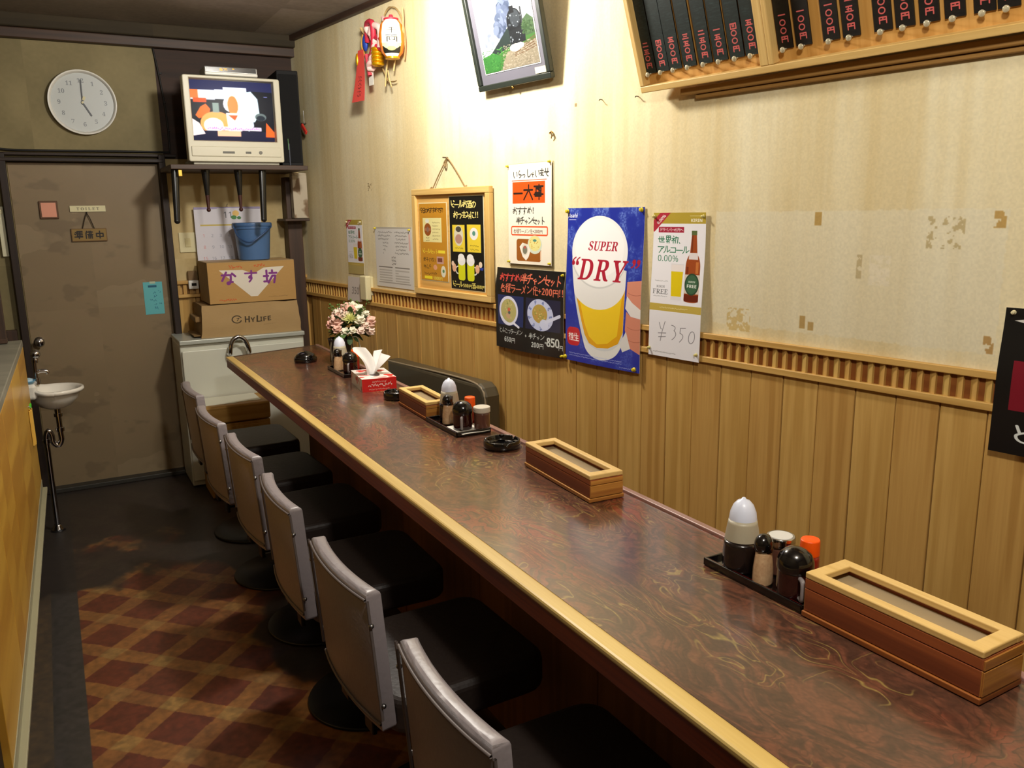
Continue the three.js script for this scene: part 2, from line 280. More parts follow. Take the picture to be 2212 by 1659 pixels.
// round ceiling lamps: opal globe under a white ceiling rose, the light inside the globe
LAMPS.forEach(([x, z, I], i) => {
  const t = thing('ceiling_lamp', i ? 'round opal ceiling lamp nearer the viewer' : 'round opal ceiling lamp over the middle of the counter', 'lamp', V3(x, LAMP_Y, z));
  mesh('ceiling_rose', LA([[0, 0.128], [0.07, 0.128], [0.075, 0.11], [0.06, 0.09], [0.045, 0.085], [0, 0.085]], 32), M.white, t);
  mesh('globe', SP(0.1, 0, 0, 0, 32), SM({ color: 0xf4f0e6, roughness: 0.5, emissive: LAMP_COLOR, emissiveIntensity: 4 }), t);
  const l = new THREE.PointLight(LAMP_COLOR, I); l.name = numbered('lamp_light'); l.shadow.radius = 4; t.add(l);
});

// ------------------------------------------------------------------ counter
const CT = 0.80;                                            // counter height
const urushi = pixTex(2048, 1024, (u, v) => {               // 2 m by 1 m of swirling lacquered grain
  const x = u * 2, y = v;
  const wx = fbm(x * 2.6, y * 5, 401, 4) - 0.5, wy = fbm(x * 2.6 + 9, y * 5, 411, 4) - 0.5;
  const q = fbm(x * 2.2 + wx * 1.5, y * 4.2 + wy * 1.5, 421, 5), rings = q * 26, f = rings - Math.floor(rings);
  const fine = fbm(x * 16 + wx * 40, y * 90 + wy * 30, 441, 3), sp = vn(x * 200, y * 260, 445);
  let c = mix([104, 64, 46], [72, 48, 36], sst(0.3, 0.7, fine));
  const red = sst(0.44, 0.62, fbm(x * 3 + wy * 2, y * 5 + wx * 2, 431, 4));
  c = mix(c, [138, 60, 42], red * (0.2 + 0.55 * sst(0.25, 0.75, f)));
  c = mix(c, [46, 30, 24], 0.65 * sst(0.22, 0.02, f) * (0.45 + 0.55 * red));
  const gold = sst(0.10, 0.0, Math.abs(f - 0.5)) * sst(0.46, 0.64, fbm(x * 7, y * 9, 451, 3));
  c = mix(c, [150, 132, 70], 0.8 * gold);
  return c.map((k) => k * (0.9 + 0.2 * sp));
}, true, THREE.MirroredRepeatWrapping);
rep(urushi, 0.5, 1);
const plan = (pts, y0, y1, bev = 0) => { const g = EX(pts.map(([x, z]) => [x, -z]), y1 - y0 - 2 * bev, bev).rotateX(-Math.PI / 2); return g.translate(0, y0 + bev, 0); };
const counter = thing('bar_counter', 'long bar counter with dark red swirled lacquer top and pale wooden front rail', 'counter', V3(0, 0, 0));
{
  const Z1 = 0.4, zf = (x) => -4.25 - (x - 0.723) * 0.26;
  mesh('counter_top', metric(plan([[0.75, Z1], [1.197, Z1], [1.197, zf(1.197) + 0.02], [0.75, zf(0.75) + 0.02]], 0.757, CT, 0), 'z'), PM({ map: urushi, roughness: 0.3, clearcoat: 0.75, clearcoatRoughness: 0.13 }), counter);
  mesh('front_rail', metric(plan([[0.714, Z1], [0.75, Z1], [0.75, zf(0.75) + 0.01], [0.714, zf(0.714)]], 0.787, CT + 0.002, 0.005), 'z'), M.rail, counter);
  mesh('front_fascia', metric(plan([[0.717, Z1], [0.749, Z1], [0.749, zf(0.749) + 0.01], [0.717, zf(0.717)]], 0.748, 0.7868, 0.002), 'z'), SM({ map: wBoxDark, color: 0xe8c8a0, roughness: 0.45 }), counter);
  mesh('end_rail', metric(plan([[0.75, zf(0.75) + 0.02], [1.197, zf(1.197) + 0.02], [1.213, zf(1.213)], [0.735, zf(0.735)]], 0.754, CT + 0.001, 0.003), 'x'), M.dark, counter);
  mesh('rear_rail', metric(RB(0.018, 0.05, Z1 + 4.36, 0.003, 1.206, 0.781, (Z1 - 4.36) / 2), 'z'), PM({ color: 0x9a7468, roughness: 0.3, clearcoat: 0.4 }), counter);
  mesh('under_frame', metric(B(0.40, 0.04, Z1 + 4.2, 0.95, 0.736, (Z1 - 4.2) / 2), 'z'), M.dark, counter);
  const pw = 0.62;
  for (let i = 0; i < 7; i++) mesh('front_panel', metric(RB(0.02, 0.712, pw - 0.006, 0.003, 0, 0.356, 0), 'y', i * 0.3), SM({ map: wPlank[1], color: 0x9a8070, roughness: 0.5 }), counter, [1.03, 0, Z1 - pw * (i + 0.5)]);
}

// ------------------------------------------------------------------ stools along the counter
{
  const vt = rep(pixTex(256, 256, (u, v) => { const n = fbm(u * 40, v * 40, 501, 3); return [n * 255, n * 255, n * 255]; }, false), 3, 3);
  const vinyl = PM({ color: 0x8c8385, roughness: 0.42, bumpMap: vt, bumpScale: 0.0006, clearcoat: 0.25, clearcoatRoughness: 0.3 }), seatV = PM({ color: 0x2a211d, roughness: 0.5, bumpMap: vt, bumpScale: 0.0006 });
  const pipe = SM({ color: 0x665c58, roughness: 0.5 }), iron = SM({ color: 0x1b1918, roughness: 0.35, metalness: 0.5 });
  // curved padded back: arc in plan, swept up
  const arc = (r, h) => { const o = []; for (let i = 0; i <= 14; i++) { const t = (i / 7 - 1) * h; o.push([r * Math.cos(t), r * Math.sin(t)]); } return o; };
  const R0 = 1.0, HW = 0.186, TH = 0.036;
  const shape = [...arc(R0, HW), ...arc(R0 - TH, HW).reverse()];   // x out from the arc centre
  const bg = EX(shape.map(([a, b]) => [-a, b]), 0.31, 0.011, 3).rotateX(-Math.PI / 2).translate(R0 - 0.245, 0.405, 0);
  // lean the back outward a little and soften the top inward
  { const p = bg.attributes.position; for (let i = 0; i < p.count; i++) { const y = p.getY(i), t = (y - 0.42) / 0.3; p.setX(i, p.getX(i) - 0.02 * t); } bg.computeVertexNormals(); }
  const bgs = toCreasedNormals(mergeVertices(bg.deleteAttribute('uv') && bg), 0.7);
  metric(bgs, 'y');
  const rim = (r, y, dx) => TU(arc(r, HW).map(([a, b]) => [-a + R0 - 0.245 - dx, y, b]), 0.0035, 28, 6);
  const seatG = EX((() => { const o = [], h = 0.2, c = 0.06; for (const [sx, sz, a0] of [[1, 1, 0], [-1, 1, 1], [-1, -1, 2], [1, -1, 3]]) for (let k = 0; k <= 5; k++) { const a = (a0 + k / 5) * Math.PI / 2; o.push([sx * (h - c) + c * Math.cos(a), sz * (h - c) + c * Math.sin(a)]); } return o; })(), 0.05, 0.02, 4).rotateX(-Math.PI / 2).translate(0, 0.39, 0);
  function makeStool(label) {
    const t = thing('bar_stool', label, 'stool', V3(0.735, 0, -1.15), 0, 'vinyl stools along the counter');
    mesh('seat', metric(seatG.clone(), 'x'), seatV, t);
    const b = mesh('backrest', bgs, vinyl, t);
    mesh('piping', rim(R0 + 0.002, 0.712, 0.02), pipe, b); mesh('piping', rim(R0 + 0.002, 0.418, 0.0), pipe, b);
    for (const e of [-1, 1]) { const [a, z] = [R0 * Math.cos(HW), e * R0 * Math.sin(HW)]; mesh('piping', TU([[-a + R0 - 0.247, 0.435, z + e * 0.012], [-a + R0 - 0.267, 0.715, z + e * 0.012]], 0.0035, 6, 6), pipe, b); mesh('stud', SP(0.006, -a + R0 - 0.244, 0.47, z + e * 0.015, 10), M.steel, b); mesh('stud', SP(0.006, -a + R0 - 0.262, 0.66, z + e * 0.015, 10), M.steel, b); }
    mesh('back_bracket', MG(RB(0.012, 0.16, 0.05, 0.004, -0.215, 0.42, 0.08), RB(0.012, 0.16, 0.05, 0.004, -0.215, 0.42, -0.08), RB(0.2, 0.01, 0.05, 0.003, -0.12, 0.364, 0.08), RB(0.2, 0.01, 0.05, 0.003, -0.12, 0.364, -0.08)), iron, t);
    mesh('pedestal', LA([[0.03, 0.02], [0.028, 0.06], [0.028, 0.3], [0.034, 0.33], [0.08, 0.36], [0.08, 0.37], [0, 0.371]]), iron, t);
    mesh('foot_plate', LA([[0, 0], [0.19, 0], [0.194, 0.004], [0.19, 0.012], [0.14, 0.02], [0.05, 0.034], [0.03, 0.04], [0, 0.04]], 48), iron, t);
    return t;
  }
  const names = ['nearest of the grey vinyl stools, its seat cut by the lower picture edge', 'second grey vinyl stool from the viewer, level with the longest chopstick box', 'third grey vinyl stool from the viewer, level with the middle of the counter', 'fourth grey vinyl stool from the viewer, level with the round ashtray', 'fifth grey vinyl stool from the viewer, beside the tan low cabinet', 'grey vinyl stool standing farthest off, next to the white cabinet'];
  const zs = [-1.15, -1.73, -2.30, -2.86, -3.38, -3.94];
  const s0 = makeStool(names[0]);
  zs.slice(1).forEach((z, i) => copyOf(s0, V3(0.735 + [0, 0, 0.005, -0.015, 0][i], 0, z), [0.03, -0.02, 0.04, 0.05, 0.02][i], names[i + 1]));
}
{ // bench on the far side of the counter, against the plaster wall
  const t = thing('wall_bench', 'dark olive vinyl bench back behind the counter, against the wooden wainscot', 'bench', WP(-3.215, 0, 0.07), WROT);
  const olive = PM({ color: 0x4c4433, roughness: 0.45, clearcoat: 0.2 });
  const bk = EX([[-0.42, 0.45], [0.42, 0.45], [0.42, 0.72], [0.40, 0.755], [0.37, 0.772], [-0.42, 0.772]], 0.05, 0.018, 3);
  mesh('backrest', metric(bk.translate(0, 0, -0.02), 'x'), olive, t);
  mesh('piping', TU([[-0.42, 0.765, 0.04], [0.36, 0.765, 0.04], [0.398, 0.745, 0.04], [0.412, 0.715, 0.04], [0.412, 0.46, 0.04]], 0.005, 40, 6), SM({ color: 0x8a7a60, roughness: 0.5 }), t);
  mesh('seat', metric(RB(0.86, 0.1, 0.24, 0.03, 0, 0.37, 0.13, 3), 'x'), olive, t);
  for (const x of [-0.36, 0.36]) for (const z of [0.03, 0.21]) mesh('leg', CY(0.014, 0.012, 0.33, x, 0.165, z, 12), M.blackMatt, t);
}

// ------------------------------------------------------------------ things on the counter
function chopstickBox(label, x, z, len, h, turn, w = 0.1, worn) {
  const t = thing('chopstick_box', label, 'box', V3(x, CT + 0.0015, z), turn, null);
  const A = 'z', lh = h * 0.36, side = M.boxDark;
  mesh('base_board', metric(RB(w + 0.006, 0.01, len + 0.006, 0.002, 0, 0.005, 0), A), worn ? SM({ map: wBox, color: 0xd8b89a, roughness: 0.55 }) : M.box, t);
  const y0 = 0.011, wall = (hh, y) => MG(RB(0.009, hh, len, 0.0015, -w / 2 + 0.0045, y + hh / 2, 0), RB(0.009, hh, len, 0.0015, w / 2 - 0.0045, y + hh / 2, 0));
  mesh('side_board', metric(wall(h - lh - 0.012, y0), A), side, t);
  mesh('end_board', metric(MG(RB(w - 0.001, h - lh - 0.012, 0.01, 0.001, 0, y0 + (h - lh - 0.012) / 2, len / 2 - 0.004), RB(w - 0.001, h - lh - 0.012, 0.01, 0.001, 0, y0 + (h - lh - 0.012) / 2, -len / 2 + 0.004)), 'x'), M.box, t);
  const lid = mesh('lid', metric(MG(wall(lh - 0.012, h - lh), RB(w - 0.001, lh - 0.012, 0.01, 0.001, 0, h - lh / 2 - 0.006, len / 2 - 0.004), RB(w - 0.001, lh - 0.012, 0.01, 0.001, 0, h - lh / 2 - 0.006, -len / 2 + 0.004)), A), side, t);
  const yt = h - 0.006;
  mesh('lid_frame', metric(MG(RB(0.019, 0.012, len + 0.002, 0.003, -w / 2 + 0.009, yt, 0), RB(0.019, 0.012, len + 0.002, 0.003, w / 2 - 0.009, yt, 0), RB(w, 0.0118, 0.026, 0.003, 0, yt, len / 2 - 0.0125), RB(w, 0.0118, 0.026, 0.003, 0, yt, -len / 2 + 0.0125)), A), M.frame, lid);
  mesh('lid_end', metric(MG(RB(w - 0.002, lh - 0.014, 0.003, 0.001, 0, h - lh / 2 - 0.007, len / 2 + 0.002), RB(w - 0.002, h - lh - 0.014, 0.003, 0.001, 0, y0 + (h - lh - 0.012) / 2, len / 2 + 0.002)), 'x'), M.box, lid);
  mesh('window_pane', B(w - 0.02, 0.002, len - 0.022, 0, h - 0.021, 0), PM({ color: 0xd8c49c, transmission: 0.6, roughness: 0.3, thickness: 0 }), lid);
  mesh('inner_tray', metric(B(w - 0.02, 0.003, len - 0.02, 0, h - 0.034, 0), A), SM({ map: wBox, color: 0xf0e0c0, roughness: 0.6 }), t);
  return t;
}
chopstickBox('longest wooden chopstick box, nearest the viewer, with a worn pale base', 1.128, -0.765, 0.31, 0.082, 0.02, 0.1, true);
chopstickBox('wooden chopstick box with a dusty window, alone between ashtray and nearest condiment tray', 1.132, -1.745, 0.34, 0.068, -0.05, 0.094);
chopstickBox('wooden chopstick box half hidden behind the middle condiment tray', 1.112, -2.672, 0.275, 0.062, -0.04, 0.094, true);

function ashtray(label, x, z, r, h, turn, group) {
  const t = thing('ashtray', label, 'ashtray', V3(x, CT, z), turn, group);
  const g = LA([[0, 0], [r * 0.88, 0], [r * 0.98, h * 0.15], [r, h * 0.5], [r * 0.97, h * 0.95], [r * 0.93, h], [r * 0.87, h * 0.96], [r * 0.84, h * 0.55], [r * 0.78, h * 0.3], [0, h * 0.28]], 48);
  { const p = g.attributes.position; for (let i = 0; i < p.count; i++) { const a = Math.atan2(p.getZ(i), p.getX(i)), q = Math.abs(((a + 7 * Math.PI / 3) % (Math.PI * 2 / 3)) - Math.PI / 3), y = p.getY(i); if (q < 0.1 && y > h * 0.62) p.setY(i, h * 0.62); } g.computeVertexNormals(); }
  mesh('bowl', g, M.lacquer, t);
  for (let k = 0; k < 3; k++) { const a = k * Math.PI * 2 / 3 + Math.PI / 3 + 0.25; mesh('cigarette_rest', RB(0.012, 0.006, 0.014, 0.002, r * 0.85 * Math.cos(a), h * 0.95, r * 0.85 * Math.sin(a)), M.lacquer, t); }
  return t;
}
ashtray('round black ashtray with notched rim, next to the lone chopstick box', 1.125, -2.115, 0.056, 0.026, 0.3);
ashtray('black ashtray tucked between tissue box and half hidden chopstick box', 1.098, -2.91, 0.05, 0.03, 1.1);
{ const t = ashtray('small black covered ashtray near the far end of the counter', 1.02, -3.9, 0.055, 0.022, 0.7);
  mesh('lid', new THREE.SphereGeometry(0.05, 28, 10, 0, 7, 0, Math.PI / 2).scale(1, 0.62, 1).translate(0, 0.02, 0), M.lacquer, t); }

// condiment trays: each holds separate bottles
const gGlass = (col, d) => PM({ color: 0xffffff, transmission: 1, thickness: 0.02, ior: 1.45, roughness: 0.05, attenuationColor: new THREE.Color(col), attenuationDistance: d });
const soyGlass = PM({ color: 0x2a0a08, roughness: 0.06, clearcoat: 0.8, clearcoatRoughness: 0.04 });
const frost = PM({ color: 0xcfc4a8, transmission: 0.35, roughness: 0.45, thickness: 0 });
const capBlue = PM({ color: 0xdfe4f4, roughness: 0.35, clearcoat: 0.3 });
function vinegar(x, z, where) {
  const t = thing('sauce_bottle', 'tall soft bottle of dark sauce with a white pointed cap, ' + where, 'bottle', V3(x, CT + 0.008, z), 0, 'condiment bottles on trays');
  const prof = (y) => 0.036 - 0.008 * sst(0.04, 0.11, y) - 0.004 * sst(0.0, -0.1, y);
  mesh('liquid', LA([[0, 0], [0.033, 0], [0.036, 0.006], [0.036, 0.035], [0.0345, 0.052], [0.033, 0.062], [0, 0.062]], 36), PM({ color: 0x1a1210, roughness: 0.2, clearcoat: 0.5 }), t);
  mesh('bottle_body', LA([[0.033, 0.0623], [0.0305, 0.08], [0.028, 0.094], [0.0265, 0.102], [0, 0.102]], 36), frost, t);
  mesh('cap', LA([[0.0258, 0.099], [0.0264, 0.102], [0.0245, 0.116], [0.019, 0.130], [0.012, 0.138], [0.005, 0.141], [0.003, 0.1445], [0, 0.145]], 36), capBlue, t);
  return t;
}
function soy(x, z, turn, where) {
  const t = thing('soy_sauce_cruet', 'dark red soy sauce cruet with a black domed lid and handle, ' + where, 'cruet', V3(x, CT + 0.008, z), turn, 'soy sauce cruets on trays');
  mesh('jug', LA([[0, 0], [0.028, 0], [0.031, 0.004], [0.0315, 0.02], [0.0305, 0.05], [0.031, 0.056], [0, 0.056]], 36), soyGlass, t);
  const lid = mesh('lid', MG(LA([[0.0315, 0.052], [0.033, 0.058], [0.032, 0.07], [0.027, 0.082], [0.017, 0.09], [0.007, 0.0935], [0, 0.094]], 36), new THREE.ConeGeometry(0.008, 0.022, 12).rotateZ(-1.25).translate(0.035, 0.072, 0)), M.lacquer, t);
  mesh('handle', TU([[-0.029, 0.046, 0], [-0.043, 0.045, 0], [-0.046, 0.03, 0], [-0.043, 0.012, 0], [-0.03, 0.01, 0]], 0.0045, 24, 8), PM({ color: 0xbdb4b4, transmission: 0.5, roughness: 0.1, thickness: 0 }), t);
  return t;
}
function pepper(x, z, turn, where) {
  const t = thing('spice_shaker', 'flat spice shaker of tan powder with a black rounded cap, ' + where, 'shaker', V3(x, CT + 0.008, z), turn, 'spice shakers on trays');
  const powder = rep(pixTex(128, 128, (u, v) => mix([206, 172, 132], [176, 136, 98], fbm(u * 30, v * 30, 601, 3))), 8, 8);
  const g = LA([[0, 0], [0.024, 0], [0.026, 0.004], [0.0245, 0.03], [0.020, 0.056], [0.016, 0.064], [0, 0.064]], 32).scale(1, 1.08, 0.72);
  mesh('bottle_body', metric(g, 'y'), PM({ map: powder, roughness: 0.35, clearcoat: 0.5, clearcoatRoughness: 0.15 }), t);
  mesh('cap', MG(SP(0.02, -0.004, 0.078, 0, 20).scale(1, 1, 0.85), LA([[0.017, 0.064], [0.0175, 0.07], [0.014, 0.078], [0, 0.08]], 24), RB(0.008, 0.03, 0.012, 0.003, 0.016, 0.075, 0)), M.lacquer, t);
  return t;
}
function jar(x, z, where, lidMat) {
  const t = thing('spice_jar', 'short glass spice jar with a metal lid, ' + where, 'jar', V3(x, CT + 0.008, z));
  mesh('jar_body', LA([[0, 0], [0.024, 0], [0.0255, 0.004], [0.0255, 0.05], [0.024, 0.058], [0, 0.058]], 32), PM({ color: 0x5c3a2e, roughness: 0.12, clearcoat: 0.7 }), t);
  mesh('lid', LA([[0.0245, 0.056], [0.0275, 0.058], [0.0275, 0.0635], [0.0265, 0.0645], [0.0275, 0.0655], [0.0275, 0.073], [0.025, 0.075], [0.022, 0.0735], [0, 0.0735]], 36), lidMat ?? M.chrome, t);
  if (!lidMat) mesh('lid_disc', CY(0.0218, 0.0218, 0.002, 0, 0.0742, 0, 32), SM({ color: 0xd8d6d0, roughness: 0.5, metalness: 0.1 }), t);
  return t;
}
function chili(x, z, where) {
  const t = thing('chili_shaker', 'small red shaker with an orange cap, ' + where, 'shaker', V3(x, CT + 0.008, z), 0, 'orange capped shakers on trays');
  mesh('bottle_body', LA([[0, 0], [0.017, 0], [0.018, 0.004], [0.018, 0.05], [0.0165, 0.06], [0, 0.06]], 28), PM({ color: 0x8e1d10, roughness: 0.3, clearcoat: 0.5 }), t);
  mesh('cap', LA([[0.0172, 0.058], [0.018, 0.06], [0.0175, 0.086], [0.016, 0.089], [0, 0.0895]], 28), M.orange, t);
  return t;
}
function tray(label, x, z, turn, len, wid) {
  const t = thing('condiment_tray', label, 'tray', V3(x, CT, z), turn);
  mesh('tray_floor', RB(wid, 0.007, len, 0.003, 0, 0.0035, 0), M.lacquer, t);
  mesh('rim', MG(RB(0.006, 0.016, len, 0.0025, -wid / 2 + 0.003, 0.0085, 0), RB(0.006, 0.016, len, 0.0025, wid / 2 - 0.003, 0.0085, 0), RB(wid, 0.016, 0.006, 0.0025, 0, 0.0085, len / 2 - 0.003), RB(wid, 0.016, 0.006, 0.0025, 0, 0.0085, -len / 2 + 0.003)), M.lacquer, t);
  mesh('rim_edge', MG(B(0.0012, 0.006, len - 0.012, -wid / 2 + 0.0066, 0.0125, 0), B(0.0012, 0.006, len - 0.012, wid / 2 - 0.0066, 0.0125, 0)), M.lacquerRed, t);
}
tray('black lacquer tray of condiments nearest the viewer, touching the longest chopstick box', 1.132, -1.048, 0.02, 0.245, 0.118);
vinegar(1.112, -1.108, 'on the nearest tray'); pepper(1.100, -1.040, 0.5, 'on the nearest tray'); soy(1.108, -0.972, 1.05, 'on the nearest tray');
jar(1.162, -1.058, 'on the nearest tray'); chili(1.168, -0.993, 'on the nearest tray');
tray('black lacquer tray with a white napkin, second from the viewer', 1.115, -2.405, 0, 0.245, 0.122);
vinegar(1.118, -2.47, 'on the middle tray'); pepper(1.098, -2.435, 0.5, 'on the middle tray'); soy(1.106, -2.345, 1.05, 'on the middle tray'); chili(1.160, -2.40, 'on the middle tray');
jar(1.158, -2.31, 'on the middle tray behind the soy cruet', SM({ color: 0xc8bfae, roughness: 0.5 }));
tag(mesh('paper_napkin', (() => { const g = new THREE.BoxGeometry(0.1, 0.0012, 0.115, 10, 1, 10); const p = g.attributes.position; for (let i = 0; i < p.count; i++) p.setY(i, p.getY(i) + 0.0012 * Math.sin(p.getX(i) * 60) * Math.cos(p.getZ(i) * 45)); g.computeVertexNormals(); return g; })(), M.paper, null, [1.118, CT + 0.0095, -2.335], [0, 0.06, 0]), 'folded white paper napkin under the soy cruet on the middle tray', 'napkin');
tray('black lacquer tray of condiments farthest from the viewer, beside the flowers', 1.108, -3.52, 0, 0.245, 0.118);
vinegar(1.098, -3.60, 'on the farthest tray'); pepper(1.075, -3.555, 0.5, 'on the farthest tray'); soy(1.098, -3.46, 1.05, 'on the farthest tray'); chili(1.145, -3.53, 'on the farthest tray');

{ // tissue box
  const t = thing('tissue_box', 'red and white tissue box with a tissue pulled up', 'tissue box', V3(1.103, CT, -3.18), -0.12);
  const side = (long) => { const c = canvas(512, 128), k = c.getContext('2d'); rect(k, 0, 0, 512, 128, '#d4201c'); if (long) { rect(k, 0, 0, 512, 128, '#e9e4de'); for (let i = 0; i < 11; i++) { ell(k, rr(0, 512), rr(10, 118), rr(14, 34), rr(12, 28), ['#d8342e', '#c92a24', '#e7b0a8'][i % 3], rr(0, 3)); } } else { scribble(k, 150, 26, 210, 14, '#f0c8c0', 4); scribble(k, 90, 50, 340, 30, '#f4dcd6', 8); scribble(k, 100, 100, 300, 12, '#f0c8c0', 3); } return k.canvas ?? c; };
  const topc = canvas(512, 256), k = topc.getContext('2d'); rect(k, 0, 0, 512, 256, '#e6dfd8'); for (let i = 0; i < 26; i++) ell(k, rr(0, 512), rr(0, 256), rr(16, 40), rr(12, 30), ['#d8342e', '#cf2b25', '#e9b8b0'][i % 3], rr(0, 3)); ell(k, 256, 128, 150, 42, '#3a3030');
  const m = (c) => SM({ map: texOf(c), roughness: 0.35 });
  const L = m(side(true)), E = m(side(false)), P = m(topc);
  mesh('carton', new THREE.BoxGeometry(0.215, 0.052, 0.138).translate(0, 0.026, 0), [E, E, P, M.white, L, L], t, null, [0, Math.PI / 2, 0]);
  const g = new THREE.PlaneGeometry(1, 1, 14, 14), p = g.attributes.position;
  for (let i = 0; i < p.count; i++) { const u = p.getX(i) + 0.5, v = p.getY(i) + 0.5; const fan = 0.25 + 0.75 * v, wv = Math.sin(u * 9 + v * 2) * 0.012 * fan; p.setXYZ(i, (u - 0.5) * 0.12 * fan - 0.02 + 0.012 * Math.sin(v * 3) , 0.05 + 0.115 * v * (1 - 0.35 * Math.pow(Math.abs(u - 0.35), 1.4)), wv + 0.02 * (u - 0.5) - 0.045 * v * v); }
  g.computeVertexNormals();
  mesh('tissue', g, PM({ color: 0xf2f1ee, roughness: 0.95, transmission: 0.25, thickness: 0 }), t, null, [0, 0.9, 0]);
  const g2 = g.clone().scale(0.95, 0.8, 1); mesh('tissue', g2, PM({ color: 0xf2f1ee, roughness: 0.95, transmission: 0.25, thickness: 0 }), t, [0.01, 0.008, 0.012], [0, -1.2, 0]);
}
{ // flower basket
  const t = thing('flower_basket', 'basket of pink and cream artificial flowers on dark stick legs', 'flowers', V3(1.15, CT + 0.004, -3.755), 0);
  mesh('pot', LA([[0, 0.02], [0.035, 0.02], [0.045, 0.05], [0.055, 0.11], [0.058, 0.116], [0.05, 0.116], [0.042, 0.06], [0, 0.06]], 24), SM({ color: 0x2c2422, roughness: 0.6 }), t);
  const twig = SM({ color: 0x6e6048, roughness: 0.8 });
  for (let i = 0; i < 5; i++) { const a = 0.2 + i * 1.25; mesh('stick', TU([[0.055 * Math.cos(a), 0.0, 0.055 * Math.sin(a)], [0.056 * Math.cos(a + 0.1), 0.07, 0.056 * Math.sin(a + 0.1)], [0.05 * Math.cos(a), 0.12, 0.05 * Math.sin(a)]], 0.0035, 10, 6), twig, t); }
  mesh('ribbon', TU([[0.03, 0.12, 0.05], [0.06, 0.125, 0.06], [0.075, 0.07, 0.065], [0.08, 0.03, 0.06]], 0.003, 16, 6), SM({ color: 0xb4a98e, roughness: 0.6 }), t);
  const pink = [0xe2b8a8, 0xdda898, 0xe8d0c2, 0xe6e2cc].map((c) => SM({ color: c, roughness: 0.75 })), lf = [0x3f5a26, 0x58722f, 0x2e441f].map((c) => SM({ color: c, roughness: 0.7 }));
  function bloom(x, y, z, r, m, kind) {
    const gs = [];
    if (kind) { for (let i = 0; i < 44; i++) { const a = i * 2.4, e = 1.35 - i * 0.028; gs.push(new THREE.ConeGeometry(r * 0.1, r * 1.0, 5).translate(0, r * 0.5, 0).rotateZ(-(Math.PI / 2 - e)).rotateY(a)); } }
    else { gs.push(SP(r * 0.55, 0, 0, 0, 10)); for (let i = 0; i < 13; i++) { const a = i * 2.4, e = 0.25 + i * 0.1; gs.push(new THREE.SphereGeometry(r * 0.62, 8, 6).scale(1, 0.28, 0.85).rotateZ(1.2 - e * 0.5).translate(r * (0.25 + 0.035 * i), r * (0.35 - 0.07 * i), 0).rotateY(a)); } }
    const g = MG(...gs); g.rotateX(0.7 * Math.sign(z + 0.001) * 0.6).rotateZ(-x * 4); mesh('flower', g, m, t, [x + 0.05, y, z]);
  }
  const C = SM({ color: 0xd9dc8e, roughness: 0.75 });
  bloom(-0.02, 0.205, 0.07, 0.045, C, true);
  [[-0.07, 0.205, 0.03, 0.033, 0], [-0.055, 0.235, 0.0, 0.027, 2], [0.0, 0.245, 0.02, 0.03, 1], [0.045, 0.245, 0.0, 0.03, 3], [0.085, 0.19, 0.04, 0.033, 0], [0.082, 0.145, 0.055, 0.024, 2], [0.025, 0.155, 0.085, 0.021, 2], [-0.045, 0.155, 0.07, 0.022, 3], [-0.09, 0.185, 0.0, 0.022, 1], [0.0, 0.25, -0.05, 0.03, 0], [0.06, 0.22, -0.05, 0.028, 2], [-0.06, 0.2, -0.06, 0.028, 0], [0.072, 0.225, 0.03, 0.02, 3], [0.03, 0.205, 0.065, 0.028, 3], [-0.03, 0.225, 0.045, 0.024, 2], [0.05, 0.175, 0.075, 0.022, 2], [-0.075, 0.17, 0.05, 0.024, 0], [-0.015, 0.16, 0.085, 0.02, 3], [0.02, 0.265, -0.01, 0.022, 3]].forEach(([x, y, z, r, m]) => bloom(x, y, z, r, pink[m], false));
  const leaf = new THREE.SphereGeometry(1, 8, 5).scale(0.5, 0.06, 0.22).translate(0.5, 0, 0);
  for (let i = 0; i < 110; i++) { const a = rr(0, 6.28), e = rr(-0.7, 1.2), l = rr(0.04, 0.07), r0 = rr(0.015, 0.07); mesh('leaf', leaf, lf[i % 3], t, [0.05 + r0 * Math.cos(a) * Math.cos(e), 0.165 + r0 * 0.9 * Math.sin(e), -r0 * Math.sin(a) * Math.cos(e)], [0, a, e * 0.8 + rr(-0.4, 0.3)]).scale.setScalar(l); }
  for (let i = 0; i < 12; i++) { const a = rr(0, 6.28), p = [0.05 + 0.06 * Math.cos(a), 0.2, 0.06 * Math.sin(a)], q = [0.05 + rr(0.07, 0.1) * Math.cos(a), rr(0.25, 0.29), 0.09 * Math.sin(a)]; mesh('spray', MG(TU([p, q], 0.0012, 4, 4), SP(0.005, ...q, 6), SP(0.004, q[0] + 0.008, q[1] - 0.01, q[2], 6), SP(0.004, q[0] - 0.007, q[1] - 0.016, q[2] + 0.005, 6)), lf[1], t); }
}
